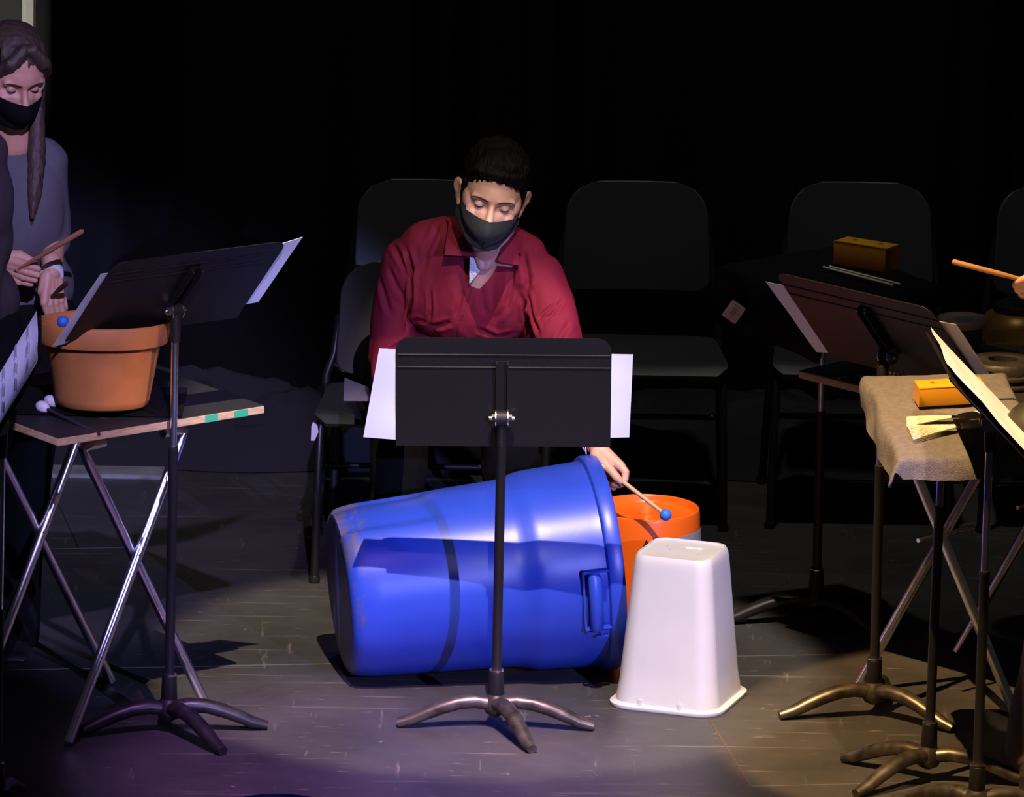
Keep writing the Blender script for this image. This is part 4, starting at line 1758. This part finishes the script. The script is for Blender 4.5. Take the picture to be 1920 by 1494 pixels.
    co, no = get_co(me_h)
    L = (co-np.array(H)) @ np.array(RH)
    d = np.array([noise.noise(Vector((l[0]*150, l[1]*28, l[2]*55)))+0.7*noise.noise(Vector((l[0]*320, l[1]*60, l[2]*90))) for l in L])
    set_co(me_h, co+no*(0.0026*d)[:, None])
    finish(me_h, 'hair', M_hair, root, angle=180)
    # ---- shirt
    mb = MB()
    mb.ball(at_y(897, 545, 0.965), (0.165, 0.100, 0.150), Matrix.Rotation(math.radians(5), 3, 'Y'), 40, 26)
    mb.ball(at_y(832, 540, 0.985), (0.105, 0.095, 0.125), None, 32, 20)
    mb.ball(at_y(960, 548, 0.94), (0.085, 0.088, 0.120), None, 32, 20)
    mb.ball(at_y(878, 640, 1.10), (0.158, 0.118, 0.155), None, 40, 26)
    mb.ball(at_y(822, 640, 1.08), (0.095, 0.095, 0.14), None, 32, 20)
    mb.ball(at_y(858, 710, 1.22), (0.160, 0.120, 0.12), None, 40, 26)
    mb.ball(at_y(838, 760, 1.36), (0.150, 0.12, 0.085), None, 32, 20)
    mb.chain([(SL+Vector((0.012, 0, -0.010)), 0.066), (at_y(800, 460, 0.98), 0.063), (at_y(840, 450, 0.97), 0.060), (at_y(870, 440, 0.96), 0.050)], 24)
    mb.chain([(SR+Vector((-0.02, 0, 0.0)), 0.062), (at_y(985, 475, 0.93), 0.052), (at_y(948, 455, 0.95), 0.046)], 24)
    # sleeves
    mb.chain([(SL+Vector((0.0, 0, -0.005)), 0.066), (at_y(742, 560, 1.0), 0.056), (at_y(735, 640, 1.0), 0.058), (at_y(730, 672, 0.96), 0.048), (at_y(724, 705, 0.92), 0.040)], 24)
    mb.chain([(SR+Vector((0.0, 0, -0.002)), 0.064), (at_y(1035, 575, 0.86), 0.060), (at_y(1050, 650, 0.80), 0.060), (at_y(1072, 720, 0.74), 0.050), (at_y(1096, 790, 0.68), 0.042)], 24)
    me_s = remeshed(mb, 0.0034, 14, 0.6)
    # open neck: cut the V by removing faces whose front face lies in the opening
    q = at_y
    Yf = 0.87
    F_ = lambda a, b, dep, wid: (at_y(a[0], a[1], Yf+(a[2] if len(a) > 2 else 0)), at_y(b[0], b[1], Yf+(b[2] if len(b) > 2 else 0)), dep, wid)

    def surf(me, lines):
        """creases drawn on the picture side of the cloth: nearest surface points below each end"""
        bm_ = bmesh.new()
        bm_.from_mesh(me)
        t_ = BVHTree.FromBMesh(bm_)
        out = []
        for (a, b, dep, wid) in lines:
            n = 5
            pp = []
            for i in range(n+1):
                x, y = a[0]+(b[0]-a[0])*i/n, a[1]+(b[1]-a[1])*i/n
                d = (_F + (x-960)/FPX*_R - (y-747)/FPX*_U).normalized()
                h = t_.ray_cast(CAM+d*10, d)
                if h[0] is not None:
                    pp.append(h[0])
            for u_, v_ in zip(pp[:-1], pp[1:]):
                if (u_-v_).length > 1e-5:
                    out.append((u_, v_, dep, wid))
        bm_.free()
        return out

    def press(me, polylines):
        co, no = get_co(me)
        disp = np.zeros(len(co))
        for (path, dep, wid) in polylines:
            best = np.full(len(co), 1e9)
            tt = np.zeros(len(co))
            n = len(path)-1
            for i in range(n):
                a, b = np.array(path[i]), np.array(path[i+1])
                ab = b-a
                t = np.clip(((co-a) @ ab)/(ab @ ab+1e-12), 0, 1)
                d = np.linalg.norm(co-(a+t[:, None]*ab), axis=1)
                k_ = d < best
                best[k_] = d[k_]
                tt[k_] = (i+t[k_])/n
            fade = np.minimum(1, np.minimum(tt, 1-tt)/0.22+0.1)
            disp -= dep*np.exp(-(best/wid)**2)*fade
            disp += dep*0.6*np.exp(-((best-2.2*wid)/(wid*1.2))**2)*fade
        set_co(me, co+no*disp[:, None])

    def polys(me, plist):
        bm_ = bmesh.new()
        bm_.from_mesh(me)
        t_ = BVHTree.FromBMesh(bm_)
        out = []
        for pts, dep, wid in plist:
            path = []
            for (a, b) in zip(pts[:-1], pts[1:]):
                for i in range(4):
                    x, y = a[0]+(b[0]-a[0])*i/4, a[1]+(b[1]-a[1])*i/4
                    d = (_F + (x-960)/FPX*_R - (y-747)/FPX*_U).normalized()
                    h = t_.ray_cast(CAM+d*10, d)
                    if h[0] is not None:
                        path.append(h[0])
            if len(path) > 1:
                out.append((path, dep, wid))
        bm_.free()
        return out
    wrinkle(me_s, 0.0035, 16, (1, 1, 0.5), 3.0)
    pl = [
        ([(762, 468), (772, 505), (773, 560), (766, 600), (760, 628)], 0.014, 0.0055),     # left armpit crease
        ([(735, 455), (760, 500), (771, 548)], 0.006, 0.006),
        ([(712, 520), (722, 560), (735, 600)], 0.005, 0.007),
        ([(728, 500), (745, 540), (768, 570)], 0.005, 0.006),
        ([(985, 560), (990, 600), (984, 637)], 0.014, 0.006),                               # right armpit
        ([(987, 545), (1000, 600), (1015, 637)], 0.006, 0.006),
        ([(980, 470), (990, 520), (988, 550)], 0.007, 0.007),
        ([(1040, 570), (1020, 585), (1005, 605)], 0.005, 0.004),
        ([(1055, 560), (1035, 590), (1020, 600)], 0.004, 0.004),
        ([(1070, 600), (1045, 640), (1030, 660)], 0.004, 0.006),
        ([(884, 532), (872, 575), (860, 610), (852, 640), (848, 680)], 0.004, 0.0030),       # placket
        ([(823, 415), (815, 440), (800, 470), (795, 520)], 0.004, 0.006),
        ([(806, 540), (808, 580), (803, 610)], 0.006, 0.0045),
        ([(808, 612), (830, 610), (850, 600)], 0.006, 0.006),
        ([(762, 603), (785, 600), (806, 606)], 0.004, 0.005),
        ([(865, 540), (862, 570), (850, 605)], 0.004, 0.007),
        ([(895, 616), (930, 632), (975, 622)], 0.006, 0.006),
        ([(765, 640), (740, 650), (722, 662)], 0.007, 0.005),
        ([(757, 660), (735, 668), (715, 675)], 0.007, 0.005),
        ([(900, 530), (905, 570), (915, 600)], 0.003, 0.008),
        ([(963, 500), (958, 540), (950, 580)], 0.004, 0.006),
        ([(930, 600), (950, 575), (955, 545)], 0.003, 0.006),
    ]
    press(me_s, polys(me_s, pl))
    # V opening
    co, no = get_co(me_s)
    px_, py_ = proj_px(co)
    bm_ = bmesh.new()
    bm_.from_mesh(me_s)
    bm_.verts.ensure_lookup_table()
    bm_.faces.ensure_lookup_table()

    def inside(x, y, poly):
        r = False
        n = len(poly)
        for i in range(n):
            x0, y0 = poly[i]
            x1, y1 = poly[(i+1) % n]
            if (y0 > y) != (y1 > y) and x < (x1-x0)*(y-y0)/(y1-y0)+x0:
                r = not r
        return r
    V_ = [(856, 380), (862, 415), (872, 448), (884, 486), (883, 531), (900, 515), (915, 500), (934, 475), (952, 445), (965, 420), (985, 380)]
    kill = []
    for f in bm_.faces:
        ix = [v.index for v in f.verts]
        x = sum(px_[i] for i in ix)/len(ix)
        y = sum(py_[i] for i in ix)/len(ix)
        if f.normal.y < 0.25 and inside(x, y, V_):
            kill.append(f)
    bmesh.ops.delete(bm_, geom=kill, context='FACES')
    # keep the cloth slightly thick
    me_s2 = bpy.data.meshes.new('shirt')
    bm_.to_mesh(me_s2)
    bm_.free()
    shirt = finish(me_s2, 'shirt', M_shirt, root, angle=180)
    md = shirt.modifiers.new('thick', 'SOLIDIFY')
    md.thickness = 0.0018
    md.offset = -1
    # collar flaps, stand, facing
    def flap(name, pxs, Ys, material, bulge=0.006, t=0.002, n=14):
        """quad patch between four picture corners with given depths"""
        c4 = [at_y(x, y, Yd) for (x, y), Yd in zip(pxs, Ys)]
        g = []
        for i in range(n+1):
            a = i/n
            row = []
            for j in range(n+1):
                b = j/n
                p = (c4[0]*(1-b)+c4[1]*b)*(1-a)+(c4[3]*(1-b)+c4[2]*b)*a
                p = p+Vector((0, -bulge*math.sin(math.pi*a)*math.sin(math.pi*b), 0))
                row.append(p)
            g.append(row)
        k = MB()
        k.sheet(g, t)
        return k.build(name, material, shirt)
    flap('collar', [(842, 412), (861, 434), (900, 482), (833, 478)], [0.900, 0.868, 0.836, 0.842], M_shirt, 0.008, 0.0028)
    flap('collar', [(948, 436), (968, 422), (972, 498), (932, 490)], [0.862, 0.888, 0.838, 0.828], M_shirt, 0.006, 0.0028)
    flap('collar', [(836, 408), (868, 404), (870, 446), (846, 420)], [0.930, 0.955, 0.875, 0.895], M_shirt, 0.003, 0.003)
    flap('collar', [(960, 428), (985, 440), (978, 478), (966, 470)], [0.905, 0.915, 0.870, 0.850], M_shirt, 0.003, 0.003)
    Mp_ = bpy.data.materials.new('patterned_facing')
    Mp_.use_nodes = True
    nt = Mp_.node_tree
    bs = nt.nodes['Principled BSDF']
    bs.inputs['Roughness'].default_value = 0.8
    tc = nt.nodes.new('ShaderNodeTexCoord')
    vo = nt.nodes.new('ShaderNodeTexVoronoi')
    vo.inputs['Scale'].default_value = 190
    vo.inputs['Randomness'].default_value = 0.35
    mpn = nt.nodes.new('ShaderNodeMapping')
    mpn.inputs['Scale'].default_value = (1.6, 0.3, 0.8)
    nt.links.new(tc.outputs['Object'], mpn.inputs[0])
    nt.links.new(mpn.outputs[0], vo.inputs['Vector'])
    cr = nt.nodes.new('ShaderNodeValToRGB')
    cr.color_ramp.interpolation = 'CONSTANT'
    cr.color_ramp.elements[0].color = (0.10, 0.11, 0.16, 1)
    cr.color_ramp.elements[1].position = 0.22
    cr.color_ramp.elements[1].color = (0.72, 0.70, 0.68, 1)
    nt.links.new(vo.outputs['Distance'], cr.inputs[0])
    nt.links.new(cr.outputs[0], bs.inputs['Base Color'])
    flap('facing', [(881, 482), (898, 486), (906, 500), (880, 532)], [0.852, 0.850, 0.848, 0.846], Mp_, 0.002, 0.0015)
    flap('facing', [(934, 472), (944, 464), (932, 486), (912, 509)], [0.848, 0.858, 0.846, 0.845], Mp_, 0.001, 0.0015)
    # rolled cuff of the right sleeve
    k = MB()
    a, b = at_y(706, 620, 1.0), at_y(705, 690, 0.96)
    k.tube([a, a.lerp(b, 0.3), a.lerp(b, 0.75), b], [0.014, 0.024, 0.026, 0.016], 24, flat=0.8)
    cm = k.mesh()
    wrinkle(cm, 0.004, 30, (1, 1, 1), 1.0)
    finish(cm, 'cuff', M_shirt, shirt, angle=180)
    # ---- trousers and shoes
    mb = MB()
    mb.ball(pelvis, (0.17, 0.14, 0.115), None, 32, 20)
    for h_, kn, an in ((hips[0], K1, A1), (hips[1], K2, A2)):
        mb.chain([(h_, 0.100), (h_.lerp(kn, 0.5), 0.086), (kn, 0.075), (kn.lerp(an, 0.3), 0.072), (an+Vector((0, 0.01, 0.05)), 0.060)], 24)
    mt_ = remeshed(mb, 0.007, 6)
    wrinkle(mt_, 0.006, 12, (1, 1, 0.6), 8)
    finish(mt_, 'trousers', M_trouser, root, angle=180)
    for an in (A1, A2):
        mb = MB()
        mb.chain([(an+Vector((0, 0.03, -0.035)), 0.042), (an+Vector((0, -0.08, -0.05)), 0.038), (an+Vector((0, -0.16, -0.058)), 0.030)], 20)
        mb.box((an.x, an.y-0.06, 0.012), (0.085, 0.29, 0.020), bevel=0.008)
        sh = remeshed(mb, 0.005, 4)
        finish(sh, 'shoe', M_shoe, root, angle=180)
    # ---- bracelets
    for nm, px0, py0, Yd, ry, mt2 in (('bracelet', 1113, 826, 0.612, 0.029, M_red), ('bracelet', 1114, 833, 0.612, 0.0285, M_thread), ('bracelet', 1112, 821, 0.612, 0.0295, M_thread)):
        c_ = at_y(px0, py0, Yd)
        axd = (WR-ER).normalized()
        q_ = axd.to_track_quat('Z', 'Y').to_matrix().to_4x4()
        Mq = Matrix.Translation(c_) @ q_
        k = MB()
        pts = [Mq @ Vector((ry*math.cos(t), ry*math.sin(t), 0.002*math.sin(t*5))) for t in np.linspace(0, 2*math.pi, 40)]
        k.tube(pts, 0.0026, 8)
        k.build(nm, mt2, body)
    for dx, mt2, (x1, y1) in ((0, M_thread, (1099, 851)), (3, M_red, (1104, 846)), (-5, M_thread, (1095, 842))):
        k = MB()
        k.tube([at_y(1103+dx, 826, 0.590), at_y(1098+dx, 838, 0.585), at_y(x1, y1, 0.587)], 0.0014, 6)
        k.build('bracelet_tassel', mt2, body)
    # ---- mallet in the hand
    tipp = at_y(1248, 965, 0.500)
    grip = at_y(1128, 872, 0.550)
    t = thing('mallet', 'blue headed mallet held in the hand over the orange bucket', 'mallet', tipp)
    k = MB()
    k.ball(tipp, 0.0148, None, 32, 20)
    k.build('mallet_head', M_ball, t)
    k = MB()
    k.tube([grip, grip.lerp(tipp, 0.5), tipp], [0.0052, 0.0056, 0.0046], 14)
    k.build('shaft', M_stick, t)
    return root


build_man()


# ============================================================ the other two players and a helper at the edges
def fist(mb, w_, f, s_, n, k=1.0):
    f, s_, n = Vector(f).normalized(), Vector(s_).normalized(), Vector(n).normalized()
    q = lambda a, b, c: w_ + (f*a + s_*b + n*c)*k
    for i in range(4):
        b = 0.027-0.018*i
        L = (0.082, 0.086, 0.082, 0.074)[i]
        kn = q(L, b, 0)
        mb.cap(q(0.005, b*0.5, 0), kn, 0.019*k, 0.0115*k, 12)
        r = (0.0088, 0.0092, 0.0088, 0.0078)[i]*k
        mb.chain([(kn, r*1.15), (q(L+0.024, b*0.95, 0.020), r), (q(L+0.006, b*0.92, 0.040), r*0.92), (q(L-0.018, b*0.9, 0.034), r*0.85)], 12)
    mb.chain([(q(0.012, 0.020, 0.002), 0.017*k), (q(0.045, 0.040, 0.016), 0.0135*k), (q(0.078, 0.034, 0.032), 0.0105*k), (q(0.096, 0.016, 0.040), 0.0088*k)], 12)


def simple_person(label, base, H, RH, nb, shoulders, elbows, wrists, belly, pelvis, knees, ankles, hands, m_top, m_low, m_hair, long_hair=True, sleeve_to=(0.5, 0.5), mask=True, head_s=0.95, wide=1.0, face=True, flare=0.055):
    root = thing('person', label, 'person', (base.x, base.y, 0))
    mb = MB()
    head_pieces(mb, H, RH, head_s)
    top = H + RH @ Vector((0, 0.02, -0.05))
    mb.chain([(top, 0.048), (nb, 0.054)], 20)
    mb.ball(nb+Vector((0, 0.02, -0.05)), (0.09, 0.06, 0.06))
    mh = remeshed(mb, 0.003, 5, 0.5)
    carve_head(mh, H, RH, head_s)
    mb = MB()
    mb.chain([(shoulders[0], 0.04), (nb+Vector((0, 0.03, -0.04)), 0.05), (shoulders[1], 0.04)])
    mb.chain([(nb+Vector((0, 0.04, -0.10)), 0.07), (belly, 0.07), (pelvis, 0.09)])
    for i in (0, 1):
        mb.chain([(shoulders[i], 0.040), (elbows[i], 0.034), (wrists[i], 0.0245)], 20)
        mb.chain([(pelvis+Vector(((-0.08, 0.08)[i], 0, 0)), 0.065), (knees[i], 0.050), (ankles[i], 0.034), (ankles[i]+Vector((0, -0.05, -0.055)), 0.020)])
    m1 = remeshed(mb, 0.006, 4)
    ms = [mh, m1]
    for (w_, f, s_, n) in hands:
        mb = MB()
        fist(mb, w_, f, s_, n, 0.92)
        mb.chain([(w_-Vector(f).normalized()*0.03, 0.0235), (w_, 0.0225)], 16)
        ms.append(remeshed(mb, 0.0016, 3, 0.5))
    body = finish(join_meshes(ms), 'body', M_skin, root, angle=180)
    bvm = bmesh.new()
    bvm.from_mesh(mh)
    bv = BVHTree.FromBMesh(bvm)
    if face:
        face_parts(body, H, RH, head_s, lid=0.5)
        brows(body, bv, H, RH, head_s, M_brow, 0.8)
    if mask:
        g = mask_mesh(H, RH, head_s, bv)
        k = MB()
        k.sheet(g, 0.0012)
        mk = k.build('face_mask', M_trouser, root)
        P = lambda x, y, z: H + RH @ (Vector((x, y, z))*head_s)
        for sx, j in ((-1, 0), (1, 44)):
            k = MB()
            k.tube([g[1][j], P(sx*0.0785, 0.004, 0.020), P(sx*0.080, 0.030, 0.010), P(sx*0.077, 0.026, -0.026), g[24][j]], 0.0017, 8)
            k.build('ear_loop', M_trouser, mk)
    # hair
    mb = MB()
    P = lambda x, y, z: H + RH @ (Vector((x, y, z))*head_s)
    mb.ball(P(0, 0.022, 0.050), tuple(q*head_s for q in (0.084, 0.100, 0.084)), RH, 40, 26)
    for sx in (-1, 1):
        mb.chain([(P(sx*0.012, -0.060, 0.108), 0.016), (P(sx*0.046, -0.072, 0.075), 0.016), (P(sx*0.068, -0.042, 0.036), 0.014), (P(sx*0.074, -0.020, 0.0), 0.010)], 16)
    if long_hair:
        mb.ball(P(0, 0.065, -0.02), tuple(q*head_s for q in (0.078, 0.05, 0.10)), RH, 32, 20)
        for sx in (-1, 1):
            for q in range(4):
                a0 = P(sx*(0.070-0.004*q), -0.010+0.022*q, 0.0)
                a1 = P(sx*(0.078-0.004*q), -0.004+0.020*q, -0.09)
                z = nb.z-0.03
                a2 = Vector((nb.x+sx*(0.062-0.006*q), nb.y-0.055+0.03*q, z))
                a3 = Vector((nb.x+sx*(0.055-0.004*q), nb.y-0.105+0.02*q, z-0.13-0.02*math.sin(q*2)))
                mb.chain([(a0, 0.015), (a1, 0.020), (a2, 0.023), (a3.lerp(a2, 0.4), 0.019), (a3, 0.008)], 12)
    hm = remeshed(mb, 0.004, 3)
    co, no = get_co(hm)
    L = (co-np.array(H)) @ np.array(RH)
    d = np.array([noise.noise(Vector((l[0]*120, l[1]*90, l[2]*14))) for l in L])
    set_co(hm, co+no*(0.0028*d)[:, None])
    finish(hm, 'hair', m_hair, root, angle=180)
    # top
    mb = MB()
    ctr = (shoulders[0]+shoulders[1])/2
    mb.chain([(shoulders[0], 0.056), (nb+Vector((0, 0.03, -0.055)), 0.062), (shoulders[1], 0.056)], 24)
    mb.ball(ctr+Vector((0, 0.0, -0.12)), (0.155*wide, 0.105, 0.17), None, 32, 22)
    mb.ball(belly, (0.145*wide, 0.11, 0.17), None, 32, 22)
    mb.ball(pelvis+Vector((0, 0, 0.06)), (0.165*wide, 0.125, 0.12), None, 32, 22)
    for i in (0, 1):
        pts = [(shoulders[i], 0.054), (shoulders[i].lerp(elbows[i], 0.5), 0.050), (elbows[i], 0.047)]
        if sleeve_to[i] > 0:
            pts.append((elbows[i].lerp(wrists[i], sleeve_to[i]), 0.040))
        mb.chain(pts, 24)
    mt_ = remeshed(mb, 0.006, 8)
    wrinkle(mt_, 0.006, 11, (1, 1, 0.6), label.count('e'))
    finish(mt_, 'top', m_top, root, angle=180)
    mb = MB()
    mb.ball(pelvis, (0.165*wide, 0.125, 0.13), None, 32, 22)
    for i in (0, 1):
        hp = pelvis+Vector(((-0.085, 0.085)[i]*wide, 0, -0.03))
        mb.chain([(hp, 0.088), (knees[i], 0.066), (knees[i].lerp(ankles[i], 0.5), 0.060), (ankles[i]+Vector((0, 0, -0.015)), flare)], 24)
    m_ = remeshed(mb, 0.007, 6)
    wrinkle(m_, 0.007, 9, (1, 1, 0.4), 5)
    finish(m_, 'trousers', m_low, root, angle=180)
    for a_ in ankles:
        mb = MB()
        mb.chain([(a_+Vector((0, 0.02, -0.045)), 0.040), (a_+Vector((0, -0.08, -0.055)), 0.034), (a_+Vector((0, -0.15, -0.060)), 0.026)], 20)
        mb.box((a_.x, a_.y-0.055, 0.012), (0.080, 0.26, 0.020), bevel=0.008)
        finish(remeshed(mb, 0.005, 4), 'shoe', M_shoe, root, angle=180)
    return root, body


# ---- woman with drumsticks at the left
RW = rot3(20, 2, 26)
HW = at_y(46, 172, 0.50) - RW @ Vector((0, -0.078, 0))
nbW = at_y(24, 268, 0.63)
shW = (at_y(-58, 300, 0.60), at_y(86, 302, 0.66))
elW = (at_y(-62, 450, 0.62), at_y(98, 448, 0.66))
wrW = (at_y(-2, 490, 0.48), at_y(97, 512, 0.52))
hfW = Vector((0.10, -0.55, -0.80))
handsW = [(wrW[0], (0.80, -0.45, -0.28), (0.25, -0.25, 0.95), (0.45, 0.75, -0.1)),
          (wrW[1], (0.05, -0.45, -0.85), (-0.75, -0.62, 0.15), (0.30, 0.70, -0.50))]
woman, wbody = simple_person('standing woman in a grey-blue sweater and black mask holding drumsticks', at_z(20, 1235, 0), HW, RW, nbW, shW, elW, wrW,
                             at_y(22, 440, 0.68), at_y(22, 575, 0.68), (at_y(-40, 905, 0.66), at_y(44, 900, 0.64)), (at_y(-52, 1180, 0.68), at_y(32, 1178, 0.66)),
                             handsW, M_sweater, M_trouser, M_hair_w, True, (0.5, 0.12), wide=0.92)
# watch
q_ = (wrW[1]-elW[1]).normalized().to_track_quat('Z', 'Y').to_matrix().to_4x4()
Mq = Matrix.Translation(wrW[1]) @ q_
k = MB()
k.lathe([(0.0265, -0.009), (0.0290, -0.008), (0.0290, 0.008), (0.0265, 0.009)], Mq, 32)
wt = k.build('watch', M_watch, wbody)
k = MB()
k.box((0.0, -0.030, 0), (0.024, 0.008, 0.026), Mq, 0.003)
k.build('watch_face', M_bolt, wt)


def drumstick(a_, b_, label, material, r=0.0068, group=None):
    k = MB()
    d = (b_-a_)
    k.tube([a_-d.normalized()*0.004, a_, a_.lerp(b_, 0.5), a_.lerp(b_, 0.85), b_-d.normalized()*0.01], [r*0.7, r, r, r*0.6, r*0.4], 14)
    k.ball(b_-d.normalized()*0.006, (r*0.75,)*3, None, 14, 10)
    return tag(k.build('drumstick', material, None), label, 'drumstick', group)


drumstick(at_y(153, 434, 0.36), at_y(28, 508, 0.44), 'reddish drumstick pointing up in the hand at the left of the woman', M_brown, 0.0065)
drumstick(at_y(125, 531, 0.42), at_y(96, 556, 0.47), 'dark short end of a drumstick in the hand with the watch', mat('dark_stick', (0.05, 0.025, 0.02), 0.5), 0.0062)

# ---- dark dressed helper cut by the left edge
RD = rot3(8, 0, 150)
HD = at_y(-75, 150, 0.10)
simple_person('person in dark plum clothes, a sliver of one side showing at the left edge', at_z(-95, 1330, 0), HD, RD, at_y(-78, 235, 0.12),
              (at_y(-160, 280, 0.12), at_y(-28, 285, 0.12)), (at_y(-170, 450, 0.14), at_y(-25, 450, 0.14)), (at_y(-165, 600, 0.10), at_y(-35, 590, 0.04)),
              at_y(-90, 440, 0.14), at_y(-90, 610, 0.14), (at_y(-140, 980, 0.14), at_y(-45, 980, 0.12)), (at_y(-140, 1285, 0.12), at_y(-48, 1285, 0.10)),
              [(at_y(-165, 600, 0.10), (0, -0.3, -1), (0.9, -0.3, 0), (0.2, 0.9, 0)), (at_y(-35, 590, 0.04), (-0.3, -0.5, -1), (-0.9, -0.3, 0), (0.2, 0.9, 0))],
              M_darkcloth, M_trouser, M_hair, False, (1.0, 1.0), mask=False, face=False)

# ---- player cut by the right edge
RP = rot3(18, 0, -40)
HP = at_y(2080, 190, -0.30)
wrP = (at_y(1982, 540, -0.34), at_y(2150, 560, -0.30))
simple_person('player beyond the right edge, only fingers and a plum trouser hem showing', at_z(2060, 1470, 0), HP, RP, at_y(2100, 270, -0.24),
              (at_y(2030, 315, -0.24), at_y(2170, 315, -0.22)), (at_y(2040, 500, -0.22), at_y(2190, 480, -0.20)), wrP,
              at_y(2105, 470, -0.22), at_y(2100, 660, -0.22), (at_y(1990, 1060, -0.28), at_y(2110, 1060, -0.24)), (at_y(1938, 1395, -0.36), at_y(2115, 1400, -0.25)),
              [(wrP[0], (-0.95, -0.25, 0.12), (-0.1, -0.6, 0.75), (0.1, 0.75, -0.55)), (wrP[1], (-0.9, -0.4, 0), (0, -0.5, 0.85), (0, 0.8, -0.5))],
              M_darkcloth, mat('plum_trousers', (0.075, 0.045, 0.055), 0.9, bump=0.4, bscale=80), M_hair, True, (0.8, 0.8), flare=0.070)
drumstick(at_y(1789, 491, -0.40), at_y(1965, 537, -0.35), 'orange brown drumstick entering from the right edge', mat('orange_stick', (0.42, 0.20, 0.08), 0.5), 0.0062)


# sheet beside the man's knee, lavender light and dimness painted into its colour
g = []
c4 = [at_y(644, 752, 1.00), at_y(700, 752, 1.02), at_y(690, 726, 1.04), at_y(646, 708, 1.06)]
for i in range(9):
    a_ = i/8
    g.append([(c4[0]*(1-j/8)+c4[1]*(j/8))*(1-a_)+(c4[3]*(1-j/8)+c4[2]*(j/8))*a_+Vector((0, -0.006*math.sin(j/8*3.1)*math.sin(a_*3.1), 0)) for j in range(9)])
k = MB()
k.sheet(g, 0.0008)
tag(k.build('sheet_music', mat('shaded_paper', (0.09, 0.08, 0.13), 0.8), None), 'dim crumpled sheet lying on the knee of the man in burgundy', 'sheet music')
